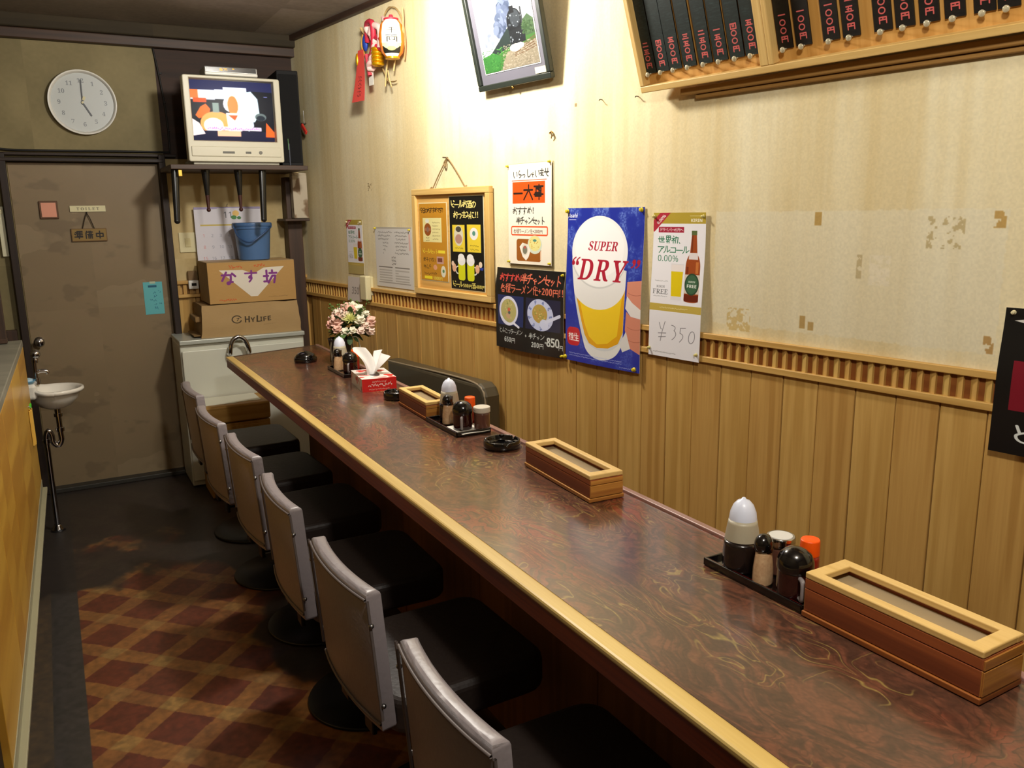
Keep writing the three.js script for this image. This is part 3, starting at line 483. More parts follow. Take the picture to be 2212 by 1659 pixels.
// ------------------------------------------------------------------ posters and boards on the plaster wall
// a printed sheet centred at (s, y), curled off the wall by curl(u, v)
function sheet(w, h, front, curl, nx = 14, ny = 14, back = M.paper) {
  const g = new THREE.BoxGeometry(w, h, 0.0012, nx, ny, 1), p = g.attributes.position;
  if (curl) { for (let i = 0; i < p.count; i++) p.setZ(i, p.getZ(i) + curl(p.getX(i) / w + 0.5, p.getY(i) / h + 0.5)); g.computeVertexNormals(); }
  return [g, [back, back, back, back, front, back]];
}
function poster(name, label, s, y, w, h, c, { rough = 0.45, curl, pins = [], pinMat = M.yellow, pinR = 0.0055, off = 0.003, category = 'poster', coat = 0 } = {}) {
  const t = thing(name, label, category, WP(s, y, off), WROT);
  const [g, m] = sheet(w, h, PM({ map: texOf(c), roughness: rough, clearcoat: coat, clearcoatRoughness: 0.2 }), curl);
  mesh('printed_sheet', g, m, t);
  for (const [u, v] of pins) { const z = curl ? curl(u, v) : 0; mesh('push_pin', LA([[0, 0.001], [pinR, 0.001], [pinR, 0.003], [pinR * 0.55, 0.004], [pinR * 0.5, 0.007], [pinR * 0.8, 0.009], [pinR * 0.7, 0.011], [0, 0.0115]], 14).rotateX(Math.PI / 2), pinMat, t, [(u - 0.5) * w, (v - 0.5) * h, z]); }
  return t;
}
function beerCan(c) {                                        // blue draught beer poster
  const W = 724, H = 1050; rect(c, 0, 0, W, H, '#2a3fae');
  const id = c.getImageData(0, 0, W, H), d = id.data;
  for (let y = 0; y < H; y++) for (let x = 0; x < W; x++) { const i = (y * W + x) * 4, n = fbm(x / 90, y / 90, 701, 5), f = fbm(x / 9, y / 9, 711, 2), k = sst(0.46, 0.72, n) * (0.3 + 0.7 * sst(0.42, 0.7, f)); const q = mix([38, 52, 158], [128, 158, 226], k * (0.75 - 0.5 * (y / H))); d[i] = q[0]; d[i + 1] = q[1]; d[i + 2] = q[2]; }
  c.putImageData(id, 0, 0);
  const glass = new Path2D('M58 330 C70 520 130 760 205 930 C235 990 330 1025 430 1000 C520 975 560 920 572 840 L588 400 Z');
  c.fillStyle = '#d6d9da'; c.fill(glass);
  c.save(); c.clip(glass);
  poly(c, [[90, 520], [170, 760], [205, 850], [250, 905], [330, 930], [440, 920], [530, 880], [572, 800], [582, 520]], '#e3a51c');
  poly(c, [[130, 560], [200, 770], [250, 860], [330, 905], [430, 890], [520, 830], [560, 560]], '#f2cb2a');
  c.fillStyle = '#eceae6'; c.beginPath(); c.ellipse(318, 470, 272, 200, 0.04, 0, 7); c.fill();
  c.strokeStyle = '#d3d3d0'; c.lineWidth = 10; c.beginPath(); c.ellipse(318, 310, 264, 214, 0.05, 0.25, 2.95); c.stroke();
  c.fillStyle = '#e6e6e2'; c.beginPath(); c.moveTo(196, 880); c.quadraticCurveTo(330, 980, 480, 925); c.quadraticCurveTo(560, 880, 590, 800); c.lineTo(620, 1040); c.lineTo(180, 1040); c.fill();
  c.restore();
  ell(c, 322, 285, 268, 232, '#f7f6f3', 0.06);
  ell(c, 320, 262, 236, 190, '#fdfcfa', 0.06);
  poly(c, [[600, 470], [724, 455], [724, 660], [640, 640], [598, 560]], '#d98f76'); poly(c, [[602, 560], [650, 600], [724, 640], [724, 700], [640, 690], [590, 640]], '#e7e2de');
  poly(c, [[600, 660], [640, 690], [724, 700], [724, 930], [640, 900], [590, 780]], '#d58a72'); c.strokeStyle = '#b86d58'; c.lineWidth = 4; for (const y of [540, 760, 840]) { c.beginPath(); c.moveTo(612, y); c.quadraticCurveTo(660, y + 22, 724, y + 6); c.stroke(); }
  poly(c, [[545, 880], [600, 790], [640, 900], [570, 930]], '#dedcd8');
  text(c, 'SUPER', 352, 250, 84, '#b3243a', 'serif', 'italic bold');
  text(c, 'D', 190, 410, 196, '#b3243a', 'serif', 'italic bold'); text(c, 'R', 345, 410, 196, '#b3243a', 'serif', 'italic bold'); text(c, 'Y', 500, 410, 196, '#b3243a', 'serif', 'italic bold');
  text(c, '“', 70, 395, 190, '#b3243a', 'serif', 'italic bold'); text(c, '”', 640, 395, 190, '#b3243a', 'serif', 'italic bold');
  text(c, 'Asahi', 50, 52, 36, '#eef0fa', 'sans-serif', 'italic bold'); rect(c, 12, 76, 72, 4, '#cfd6f4');
  c.fillStyle = '#c21f2a'; c.beginPath(); c.roundRect(18, 812, 138, 128, 40); c.fill(); jp(c, '樽生', 34, 850, 56, '#fbf3ee', { lw: 0.12 }); text(c, '▲', 86, 832, 20, '#f0b8a8');
  for (let i = 0; i < 2; i++) scribble(c, 40, 990 + i * 16, 520, 9, '#b9c4ea', 2); scribble(c, 545, 1028, 150, 9, '#b9c4ea', 2);
}
{ const c = canvas(724, 1050); beerCan(c.getContext('2d'));
  poster('beer_poster', 'blue beer poster with a frothy mug and red capital lettering', -2.19, 1.214, 0.392, 0.57, c, { rough: 0.3, coat: 0.25, off: 0.0185, curl: (u, v) => 0.006 * (1 - v) * (1 - v) * Math.sin(u * 3.1) - 0.014 * sst(0.35, 1, v), pins: [[0.0, 0.98], [0.965, 0.985], [0.0, 0.02], [0.94, 0.02]], pinR: 0.008 }); }
function freeBeer(c, small) {
  const W = 440, H = 930; rect(c, 0, 0, W, H, '#f0eef2'); rect(c, 0, 0, W, 86, '#b79f38'); poly(c, [[0, 90], [0, 60], [60, 0], [150, 0], [10, 150], [0, 150]], '#b52f3f');
  c.save(); c.translate(58, 62); c.rotate(-0.78); text(c, '0.00%', 14, 0, 34, '#f4e6e4'); c.restore();
  text(c, 'KIRIN', 366, 60, 34, '#f4efd8'); rect(c, 310, 22, 100, 8, '#cdbb6a');
  rect(c, 46, 112, 218, 44, '#a8243e'); jp(c, 'ドライバーの方へ', 54, 119, 28, '#f6ecec', { lw: 0.12, pitch: 0.9 });
  jp(c, '世界初', 42, 180, 62, '#2f7a55', { lw: 0.11, sx: 0.95 }); text(c, '、', 228, 222, 50, '#2f7a55'); poly(c, [[220, 226], [232, 236], [236, 244], [226, 240]], '#2f7a55');
  jp(c, 'アルコール', 42, 262, 58, '#2f7a55', { lw: 0.11, pitch: 0.92 }); text(c, '0.00%', 136, 362, 66, '#2f7a55', 'sans-serif', 'normal');
  // bottle
  const bx = 350; c.fillStyle = '#a04a1e'; c.beginPath(); c.moveTo(bx - 20, 170); c.lineTo(bx + 20, 170); c.lineTo(bx + 30, 320); c.quadraticCurveTo(bx + 60, 360, bx + 60, 430); c.lineTo(bx + 60, 680); c.quadraticCurveTo(bx + 58, 700, bx, 700); c.quadraticCurveTo(bx - 58, 700, bx - 60, 680); c.lineTo(bx - 60, 430); c.quadraticCurveTo(bx - 60, 360, bx - 30, 320); c.fill();
  rect(c, bx - 22, 140, 44, 34, '#5a6a3a'); rect(c, bx - 20, 176, 12, 130, '#7a3414'); rect(c, bx - 52, 420, 18, 250, '#7c3012'); rect(c, bx + 24, 380, 22, 90, '#c8763a'); rect(c, bx - 58, 640, 116, 52, '#6b2410');
  poly(c, [[bx - 34, 310], [bx + 34, 310], [bx + 38, 362], [bx - 38, 362]], '#e7dfdd'); rect(c, bx - 62, 480, 124, 150, '#d9cdbd'); ell(c, bx, 556, 58, 86, '#2c4a34'); ell(c, bx, 556, 48, 74, '#3f6648'); text(c, 'FREE', bx, 570, 36, '#eef0e6'); text(c, 'KIRIN', bx, 536, 20, '#cfd8c8');
  // glass
  poly(c, [[168, 400], [276, 400], [268, 690], [180, 690]], '#e6e2e4'); poly(c, [[172, 462], [272, 462], [266, 660], [182, 660]], '#e3c915'); rect(c, 172, 410, 100, 52, '#efe6e2');
  text(c, 'KIRIN', 88, 590, 26, '#4a4a4c', 'serif', 'normal'); text(c, 'FREE', 86, 632, 54, '#44484a', 'serif', 'normal'); scribble(c, 36, 540, 110, 9, '#9a9a9c', 2); scribble(c, 30, 664, 120, 8, '#9a9a9c', 2);
  rect(c, 0, 728, W, 64, '#c4ab4e'); scribble(c, 90, 752, 240, 12, '#e8dca8', 3);
  rect(c, 0, 792, W, 150, '#eeebee');
  if (small) return;
}
{ const c = canvas(440, 1000), k = c.getContext('2d'); k.save(); k.scale(1, 0.86); freeBeer(k); k.restore(); rect(k, 0, 676, 440, 324, '#eceaee');
  k.strokeStyle = '#7b7a80'; k.lineWidth = 5; k.lineCap = 'round'; for (const pts of [[[92, 760], [104, 800], [112, 806]], [[142, 750], [116, 830], [104, 890]], [[84, 836], [152, 830]], [[88, 864], [150, 856]]]) { k.beginPath(); k.moveTo(...pts[0]); pts.slice(1).forEach((p) => k.lineTo(...p)); k.stroke(); }
  k.beginPath(); k.moveTo(200, 770); k.quadraticCurveTo(250, 775, 222, 806); k.quadraticCurveTo(262, 830, 206, 872); k.stroke(); k.beginPath(); k.moveTo(320, 778); k.lineTo(278, 782); k.lineTo(274, 818); k.quadraticCurveTo(326, 830, 272, 880); k.stroke(); k.beginPath(); k.ellipse(372, 838, 24, 42, 0.2, 0, 7); k.stroke(); scribble(k, 40, 966, 200, 8, '#8a8a8a', 2);
  poster('drink_poster', 'tall white poster with a brown bottle above a handwritten price, right of the blue poster', -1.841, 1.242, 0.222, 0.475, c, { rough: 0.35, coat: 0.2, off: 0.0185, curl: (u, v) => 0.003 * Math.pow(Math.abs(v - 0.45) * 2, 2) * (0.4 + u * 0.6) - 0.014 * sst(0.25, 0.9, v), pins: [[0.02, 0.975], [0.96, 0.975], [0.02, 0.05], [0.95, 0.05]], pinMat: SM({ color: 0xcfc27a, roughness: 0.4 }) }); }
{ const c = canvas(440, 830), k = c.getContext('2d'); k.save(); k.scale(1, 0.9); freeBeer(k, true); k.restore(); rect(k, 0, 700, 440, 130, '#b9a86a');
  const t = poster('drink_poster', 'narrow white poster with a brown bottle, left of the black and white notice', -4.14, 1.31, 0.185, 0.29, c, { rough: 0.4, pins: [[0.06, 0.96], [0.92, 0.96]], pinMat: M.cream }); }
{ const c = canvas(256, 180), k = c.getContext('2d'); rect(k, 0, 0, 256, 180, '#d6cdc6'); k.strokeStyle = '#8d8580'; k.lineWidth = 4; jp(k, '350', 70, 66, 70, '#8d8580'); 
  poster('price_slip', 'small pale handwritten price slip hanging over the dado below the narrow bottle poster', -4.125, 1.085, 0.17, 0.13, c, { off: 0.02, category: 'paper', curl: (u, v) => 0.01 * (1 - v) }); }
{ const t = thing('cream_box', 'small cream wall box between the narrow bottle poster and the notice', 'wall box', WP(-3.985, 1.10, 0), WROT); mesh('cover', RB(0.07, 0.13, 0.034, 0.008, 0, 0, 0.034), M.cream, t); mesh('hanging_plate', RB(0.05, 0.1, 0.018, 0.003, 0, 0.01, 0.009), M.cream, t); }
{ const c = canvas(700, 560), k = c.getContext('2d'); rect(k, 0, 0, 700, 560, '#d9d6d0'); rect(k, 0, 0, 700, 16, '#b9b2a4');
  for (let i = 0; i < 7; i++) { scribble(k, 60 + (i > 2 ? 90 : 0), 40 + i * 32, 270 - i * 34 - (i > 2 ? 60 : 0), 16, '#6a6660', 4); scribble(k, 380 + (i % 3) * 12, 40 + i * 32, 250 - (i % 3) * 40, 16, '#6a6660', 4); }
  rect(k, 640, 60, 30, 150, '#e0b8ae'); for (let i = 0; i < 3; i++) scribble(k, 310, 270 + i * 30, 70, 18, '#55524e', 5); rect(k, 50, 368, 270, 10, '#77736c'); rect(k, 370, 368, 270, 10, '#77736c');
  for (let i = 0; i < 5; i++) { rect(k, 60, 396 + i * 24, 250, 12, '#b6b2aa'); rect(k, 370, 396 + i * 24, i === 1 ? 60 : 260, 12, '#b6b2aa'); } rect(k, 40, 514, 610, 10, '#a29d95');
  poster('wall_notice', 'white printed black and white notice of small rows of text', -3.722, 1.268, 0.372, 0.302, c, { rough: 0.35, coat: 0.3, pins: [[0.02, 0.98], [0.95, 0.96]] }); }
{ // welcome poster
  const c = canvas(560, 800), k = c.getContext('2d'); rect(k, 0, 0, 560, 800, '#efe6d2');
  jp(k, 'いらっしゃいませ', 66, 46, 66, '#22201c', { lw: 0.12, pitch: 0.86 }); rect(k, 50, 128, 450, 6, '#d8582e');
  rect(k, 60, 142, 420, 170, '#e0500f'); jp(k, '一大事', 72, 164, 124, '#241710', { lw: 0.12, pitch: 1.07 });
  jp(k, 'おすすめ!', 60, 338, 64, '#22201c', { lw: 0.11 }); jp(k, '半チャンセット', 104, 418, 62, '#22201c', { lw: 0.12, pitch: 0.86 });
  k.strokeStyle = '#dd5426'; k.lineWidth = 12; k.beginPath(); k.roundRect(44, 498, 466, 66, 12); k.stroke(); jp(k, '各種ラーメン代+200円', 70, 516, 36, '#6a4a3a', { lw: 0.1, pitch: 1.0 });
  k.fillStyle = '#9a5a1e'; k.beginPath(); k.roundRect(110, 596, 320, 180, 26); k.fill(); ell(k, 350, 640, 92, 74, '#cfd8c4'); ell(k, 350, 630, 78, 60, '#e3da8e'); ell(k, 350, 606, 24, 10, '#4d8a7a'); for (let i = 0; i < 14; i++) ell(k, 350 + rr(-60, 60), 632 + rr(-40, 40), 5, 4, '#c99a30');
  poly(k, [[150, 660], [190, 626], [260, 640], [294, 690], [270, 740], [236, 770], [190, 740]], '#efe8da'); ell(k, 222, 680, 44, 48, '#ddd4c2'); ell(k, 222, 684, 30, 34, '#7a7a66'); ell(k, 222, 664, 16, 10, '#b8564a'); rect(k, 420, 690, 14, 70, '#e8c8a8');
  const t = poster('menu_poster', 'cream set-menu poster with an orange panel, above the black ramen poster', -2.615, 1.477, 0.273, 0.392, c, { curl: (u, v) => 0.003 + 0.004 * (1 - v), pins: [[0.0, 0.985], [0.965, 1.0], [0.02, 0.02], [0.97, 0.02]] });
  mesh('clear_sleeve', B(0.285, 0.405, 0.0006, 0, -0.004, -0.0018), PM({ color: 0xd8cfa8, roughness: 0.25, transmission: 0.5, thickness: 0 }), t);
}
function ramenBowl(k, x, y, a, b, r) { ell(k, x, y, a, b, '#dcdcf0', r); ell(k, x, y, a * 0.82, b * 0.8, '#b7ae6e', r); for (let i = 0; i < 26; i++) { const t = rr(0, 6.28), q = rr(0, 0.7); ell(k, x + a * q * Math.cos(t), y + b * q * Math.sin(t), rr(5, 14), rr(3, 6), ['#8e9a4a', '#cfc486', '#7a7a4c', '#c9b77a'][i % 4], rr(0, 3)); } ell(k, x + 6, y - 8, 18, 20, '#d4694e'); ell(k, x - 4, y + b * 0.35, 34, 20, '#c8a37e', 0.4); ell(k, x + 10, y + 14, 16, 14, '#5e6460'); }
{ // black ramen poster
  const c = canvas(864, 664), k = c.getContext('2d'); rect(k, 0, 0, 864, 664, '#1a1918');
  jp(k, 'おすすめ!', 50, 44, 66, '#c5443c', { lw: 0.15 }); jp(k, '半チャンセット', 330, 34, 82, '#cf6a50', { lw: 0.13, pitch: 0.87 }); jp(k, '各種ラーメン代+200円!!', 66, 126, 72, '#cf6a50', { lw: 0.12, pitch: 0.98 });
  rect(k, 30, 222, 350, 248, '#27315f'); rect(k, 410, 222, 420, 248, '#262740');
  ramenBowl(k, 180, 350, 130, 122, 0.1); k.strokeStyle = '#e6e6f2'; k.lineWidth = 20; k.lineCap = 'round'; k.beginPath(); k.moveTo(80, 400); k.quadraticCurveTo(150, 480, 250, 446); k.lineTo(322, 474); k.stroke();
  ell(k, 590, 350, 160, 124, '#c3c9e6', 0.15); for (let i = 0; i < 90; i++) { const t = i * 0.7, q = 0.72 + 0.22 * rnd(); ell(k, 590 + 160 * q * Math.cos(t), 350 + 124 * q * Math.sin(t), 7, 4, '#7784b8', t); } ell(k, 585, 340, 92, 74, '#b59a4e', 0.1); for (let i = 0; i < 30; i++) ell(k, 585 + rr(-70, 70), 340 + rr(-50, 50), 8, 5, ['#d3bf78', '#8a9a4c', '#c98f4a'][i % 3]); ell(k, 640, 420, 54, 40, '#cfd4ec'); k.strokeStyle = '#d5d9ee'; k.lineWidth = 26; k.beginPath(); k.moveTo(660, 400); k.lineTo(820, 340); k.stroke();
  jp(k, 'とんこつラーメン', 46, 494, 44, '#c9cdc8', { lw: 0.1, pitch: 0.92 }); jp(k, '+', 404, 510, 44, '#c9cdc8'); jp(k, '半チャン', 454, 500, 50, '#c9cdc8', { lw: 0.1, pitch: 0.95 }); jp(k, '650円', 120, 560, 54, '#c9cdc8', { lw: 0.09 }); jp(k, '200円', 490, 566, 52, '#c9cdc8', { lw: 0.09 }); jp(k, '=', 650, 540, 44, '#c9cdc8'); jp(k, '850', 668, 506, 92, '#d4d8d2', { lw: 0.08, pitch: 0.86 }); jp(k, '円', 806, 556, 50, '#d4d8d2', { lw: 0.09 });
  poster('menu_poster', 'black ramen set poster with two photographed bowls and red chalk lettering', -2.617, 1.094, 0.437, 0.334, c, { rough: 0.35, coat: 0.3, off: 0.0185, curl: (u, v) => 0.012 * Math.pow(1 - v, 2) * Math.sin(u * 3.14) - 0.012 * sst(0.75, 1, v), pins: [[0.985, 0.03], [0.97, 0.96]] });
}
{ // black poster cut by the right picture edge
  const c = canvas(640, 660), k = c.getContext('2d'); rect(k, 0, 0, 640, 660, '#131212'); const star = (x, y, r) => poly(k, [[x, y - r], [x + r * 0.25, y - r * 0.25], [x + r, y], [x + r * 0.25, y + r * 0.25], [x, y + r], [x - r * 0.25, y + r * 0.25], [x - r, y], [x - r * 0.25, y - r * 0.25]], '#d8d4cc');
  star(52, 56, 30); star(108, 86, 22); jp(k, 'うま', 120, 110, 150, '#d8422e', { lw: 0.13 }); rect(k, 36, 232, 568, 226, '#7c1626'); ell(k, 300, 350, 230, 150, '#d8d4d2'); ell(k, 300, 350, 190, 118, '#cdb43a'); ell(k, 300, 340, 60, 40, '#c46a4a'); jp(k, 'とんこつラーメン', 40, 520, 84, '#dfe2dc', { lw: 0.1, pitch: 0.95 });
  poster('menu_poster', 'black poster with a dark red photo panel, cut by the picture edge on the right', -0.535, 1.086, 0.6, 0.342, c, { rough: 0.3, coat: 0.3, off: 0.0185, curl: (u, v) => -0.013 * sst(0.5, 1, v) + 0.006 * (1 - v), pins: [[0.03, 0.97]], pinMat: M.cream });
}
{ // framed cork board hung on a cord
  const s = -3.17, y = 1.352, w = 0.625, h = 0.487;
  const t = thing('notice_board', 'pale wooden framed board with an ochre and a black menu sheet, hung from a cord', 'notice board', WP(s, y, 0.012), WROT);
  mesh('board_panel', metric(B(w - 0.02, h - 0.02, 0.008, 0, 0, 0.0), 'x'), SM({ map: wFrame, color: 0xfff0d8, roughness: 0.6 }), t);
  const fr = (a, b, cx, cy, ax) => metric(RB(a, b, 0.024, 0.003, cx, cy, 0.006), ax);
  mesh('frame_rail', fr(w, 0.028, 0, h / 2 - 0.014, 'x'), M.frame, t); mesh('frame_rail', fr(w, 0.028, 0, -h / 2 + 0.014, 'x'), M.frame, t); mesh('frame_rail', fr(0.03, h - 0.056, -w / 2 + 0.015, 0, 'y'), M.frame, t); mesh('frame_rail', fr(0.03, h - 0.056, w / 2 - 0.015, 0, 'y'), M.frame, t);
  const a = canvas(480, 800), k = a.getContext('2d'); rect(k, 0, 0, 480, 800, '#c48a26'); jp(k, '今日のおすすめです!', 14, 40, 58, '#3a2610', { lw: 0.13, pitch: 0.82, sx: 0.92 }); rect(k, 60, 150, 330, 250, '#e6dc9a'); ell(k, 140, 180, 34, 22, '#dfe0d0'); ell(k, 146, 270, 62, 66, '#94501c'); rect(k, 84, 254, 124, 30, '#a8704a'); ell(k, 146, 270, 20, 30, '#8a6a5a'); for (let i = 0; i < 6; i++) scribble(k, 230, 190 + i * 34, 130 - (i % 2) * 30, 14, '#8a7a48', 3); scribble(k, 110, 350, 60, 14, '#6a5a38', 3); scribble(k, 110, 376, 60, 14, '#6a5a38', 3);
  jp(k, 'ビールセット', 34, 470, 52, '#e8d23c', { lw: 0.12, pitch: 0.9 }); rect(k, 318, 482, 120, 30, '#f0dc3a'); jp(k, '・餃子(1枚)', 30, 560, 46, '#4a3216', { lw: 0.1 }); jp(k, '・キムチ', 30, 634, 46, '#4a3216', { lw: 0.11 }); jp(k, '・', 30, 706, 44, '#4a3216'); scribble(k, 62, 712, 220, 34, '#4a3216', 5);
  rect(k, 290, 546, 120, 76, '#c69a8a'); rect(k, 306, 562, 80, 40, '#7a4436'); ell(k, 260, 662, 34, 28, '#dca07c'); ell(k, 400, 700, 42, 60, '#dfdcc4'); ell(k, 402, 696, 18, 18, '#5e8a5a'); rect(k, 62, 758, 140, 30, '#f2e030'); jp(k, '1000円', 218, 752, 46, '#e8d85a', { lw: 0.1 });
  const b = canvas(480, 860), q = b.getContext('2d'); rect(q, 0, 0, 480, 860, '#15140f'); jp(q, 'ビールお酒の', 14, 34, 72, '#e2d27c', { lw: 0.14, pitch: 0.92, sx: 0.92 }); jp(q, 'おつまみに!!', 56, 132, 72, '#e2d27c', { lw: 0.14, pitch: 0.92, sx: 0.92 });
  rect(q, 36, 260, 180, 250, '#e6cb3a'); rect(q, 250, 256, 190, 252, '#e6cb3a'); ell(q, 126, 360, 66, 96, '#d6d0b8'); ell(q, 126, 300, 40, 26, '#4a463a'); ell(q, 126, 390, 50, 44, '#b48a7c'); scribble(q, 70, 468, 110, 16, '#6a5a18', 3); ell(q, 345, 340, 58, 56, '#e8e6e0'); ell(q, 345, 336, 22, 22, '#5a927e'); scribble(q, 290, 440, 120, 18, '#6a5a18', 3); scribble(q, 290, 474, 110, 18, '#6a5a18', 3);
  for (const [x, f] of [[110, 0], [240, 1]]) { q.fillStyle = '#d4d61e'; q.beginPath(); q.roundRect(x, 590, 100, 186, 28); q.fill(); ell(q, x + 50, 590, 56, 46, '#ecebe6'); ell(q, x + 46, 560, 46, 34, '#f2f0ec'); q.strokeStyle = '#dfe0d8'; q.lineWidth = 12; q.beginPath(); q.arc(f ? x + 104 : x - 4, 680, 34, f ? -1.5 : 1.6, f ? 1.6 : 4.7); q.stroke(); }
  ell(q, 50, 660, 30, 40, '#e0ac8a'); ell(q, 384, 660, 30, 40, '#e0ac8a'); ell(q, 30, 622, 20, 24, '#e6c8b0'); ell(q, 428, 618, 24, 28, '#e9d4bc'); poly(q, [[420, 650], [470, 640], [460, 670], [424, 668]], '#2c3f9c');
  jp(q, 'ビール', 12, 786, 58, '#dfd06a', { lw: 0.13, pitch: 0.88 }); jp(q, '500円', 172, 800, 44, '#dfd06a', { lw: 0.12 }); jp(q, '酒', 296, 786, 58, '#dfd06a', { lw: 0.12 }); jp(q, '400円', 358, 800, 44, '#dfd06a', { lw: 0.12 });
  const sa = sheet(0.235, 0.352, PM({ map: texOf(a), roughness: 0.45 }), null, 1, 1), sb = sheet(0.26, 0.405, PM({ map: texOf(b), roughness: 0.4 }), null, 1, 1);
  const A = thing('menu_sheet', 'ochre menu sheet pinned on the framed board', 'menu', WP(s - 0.148, y + 0.002, 0.0175), WROT); mesh('printed_sheet', ...sa, A); mesh('laminate_edge', B(0.243, 0.36, 0.0006, 0, 0, -0.0008), M.cream, A);
  const Bq = thing('menu_sheet', 'black menu sheet with two beer mugs pinned on the framed board', 'menu', WP(s + 0.125, y + 0.002, 0.0175), WROT); mesh('printed_sheet', ...sb, Bq); mesh('laminate_edge', B(0.268, 0.413, 0.0006, 0, 0, -0.0008), M.cream, Bq);
  mesh('hanging_cord', MG(TU([[-0.155, 0.235, 0.0], [-0.1, 0.30, -0.003], [-0.035, 0.366, -0.004], [-0.03, 0.372, -0.004]], 0.0028, 20, 6), TU([[0.125, 0.235, 0.0], [0.05, 0.31, -0.003], [-0.02, 0.37, -0.004], [-0.035, 0.374, -0.004]], 0.0028, 20, 6), TU([[-0.03, 0.37, -0.003], [-0.045, 0.35, 0.001], [-0.035, 0.335, 0.001], [-0.028, 0.36, 0]], 0.0035, 14, 6), TU([[-0.155, 0.25, 0], [-0.166, 0.236, 0.006], [-0.15, 0.228, 0.008]], 0.004, 10, 6), TU([[0.125, 0.25, 0], [0.135, 0.236, 0.006], [0.12, 0.23, 0.008]], 0.004, 10, 6)), M.string, t);
  mesh('hanging_nail', CY(0.003, 0.003, 0.03, 0, 0, 0, 10).rotateX(Math.PI / 2), M.nail, t, [-0.032, 0.375, 0.0]);
}
[[-2.478, 1.778, 'bent brass nail in the bare wall above the cream set-menu poster', 'nail'], [-2.211, 1.866, 'thin dark nail in the wall under the left end of the price board', 'nail'], [-2.038, 1.858, 'thin dark nail closest to the corner of the price board', 'nail']].forEach(([s, y, l], i) => {
  const t = thing('wall_nail', l, 'nail', WP(s, y, 0), WROT); mesh('shank', TU([[0, 0, -0.004], [0, 0, 0.012], [0.003, -0.004, 0.018], [0.008, -0.002, 0.02]], i ? 0.0015 : 0.003, 12, 6), i ? M.nail : M.brass, t); if (!i) mesh('loop', TU([[-0.006, -0.006, 0.008], [0.002, 0.004, 0.01], [0.008, -0.008, 0.012], [0, -0.022, 0.008]], 0.0022, 16, 6), M.string, t); });
{ // framed photograph of a steam locomotive, leaning forward
  const w = 0.455, h = 0.43, c = canvas(700, 640), k = c.getContext('2d'); rect(k, 0, 0, 700, 640, '#e9edf2');
  for (let i = 0; i < 240; i++) { const t = i / 240, x = 470 - 190 * t + rr(-70, 70) * (1 - t * 0.3), y = 10 + 360 * t + rr(-40, 40); const g = Math.round(rr(48, 92)); ell(k, x, y, rr(16, 44), rr(14, 34), `rgb(${g},${g + 8},${g + 26})`, rr(0, 3)); }
  for (let i = 0; i < 70; i++) { const g = Math.round(rr(96, 140)); ell(k, 120 + rr(-50, 60), 330 + rr(-100, 120), rr(14, 34), rr(12, 30), `rgb(${g},${g + 6},${g + 18})`); }
  poly(k, [[0, 560], [180, 480], [400, 440], [700, 400], [700, 640], [0, 640]], '#35552a'); poly(k, [[560, 330], [640, 290], [700, 330], [700, 430], [560, 440]], '#34462f'); poly(k, [[210, 640], [330, 520], [700, 470], [700, 640]], '#6e6656'); poly(k, [[0, 640], [0, 520], [160, 500], [240, 540], [200, 640]], '#2c5a2a'); for (let i = 0; i < 5; i++) { k.strokeStyle = '#54402f'; k.lineWidth = 7; k.beginPath(); k.moveTo(420, 520 + i * 10); k.lineTo(700, 450 + i * 18); k.stroke(); }
  poly(k, [[130, 500], [300, 400], [400, 340], [440, 470], [210, 520]], '#222a28'); ell(k, 480, 330, 96, 104, '#16181a'); ell(k, 490, 300, 60, 62, '#2b2f33'); poly(k, [[390, 380], [590, 370], [580, 470], [400, 490]], '#1b1d1f'); rect(k, 440, 210, 52, 50, '#141517'); rect(k, 560, 230, 22, 120, '#2c2e30'); for (let i = 0; i < 40; i++) ell(k, 480 + rr(-90, 90), 350 + rr(-90, 110), rr(3, 10), rr(3, 9), ['#3c4145', '#1c1f22', '#6a7076'][i % 3]); for (let i = 0; i < 500; i++) { const x = rr(0, 700), y = rr(470, 640), fld = x < 240 - (640 - y) * -0.3; ell(k, x, y, rr(3, 12), rr(2, 5), fld ? ['#2f5e2c', '#244d24', '#3d6c34'][i % 3] : ['#7a7262', '#625a4c', '#837b6c'][i % 3]); } for (let i = 0; i < 120; i++) ell(k, rr(560, 700), rr(330, 420), rr(5, 16), rr(4, 10), ['#2c3f28', '#3c5034', '#26381f'][i % 3]); ell(k, 440, 500, 70, 26, '#eef0ee'); ell(k, 500, 492, 50, 20, '#e3e6e4');
  const t = thing('framed_photo', 'dark framed photograph of a black steam locomotive under smoke, tilted off the wall', 'picture', WP(-2.666, 1.966, 0.03), WROT);
  const L = new THREE.Group(); 
  const tilt = 0.22, T = (g) => g.translate(0, h / 2, 0).rotateX(tilt), fm = SM({ color: 0x1f241e, roughness: 0.4 });
  mesh('frame_rail', T(RB(w, 0.022, 0.022, 0.004, 0, -h / 2 + 0.011, 0)), fm, t); mesh('frame_rail', T(RB(w, 0.022, 0.022, 0.004, 0, h / 2 - 0.011, 0)), fm, t); mesh('frame_rail', T(RB(0.022, h - 0.044, 0.022, 0.004, -w / 2 + 0.011, 0, 0)), fm, t); mesh('frame_rail', T(RB(0.022, h - 0.044, 0.022, 0.004, w / 2 - 0.011, 0, 0)), fm, t);
  mesh('mount', T(B(w - 0.03, h - 0.03, 0.004, 0, 0, -0.004)), SM({ color: 0x58565f, roughness: 0.6 }), t);
  mesh('photo_border', T(B(w - 0.106, h - 0.106, 0.002, 0, 0.006, -0.001)), M.white, t);
  mesh('photo_print', T(B(w - 0.114, h - 0.114, 0.002, 0, 0.006, 0.0006)), [M.white, M.white, M.white, M.white, printMat(c, 0.3), M.white], t);
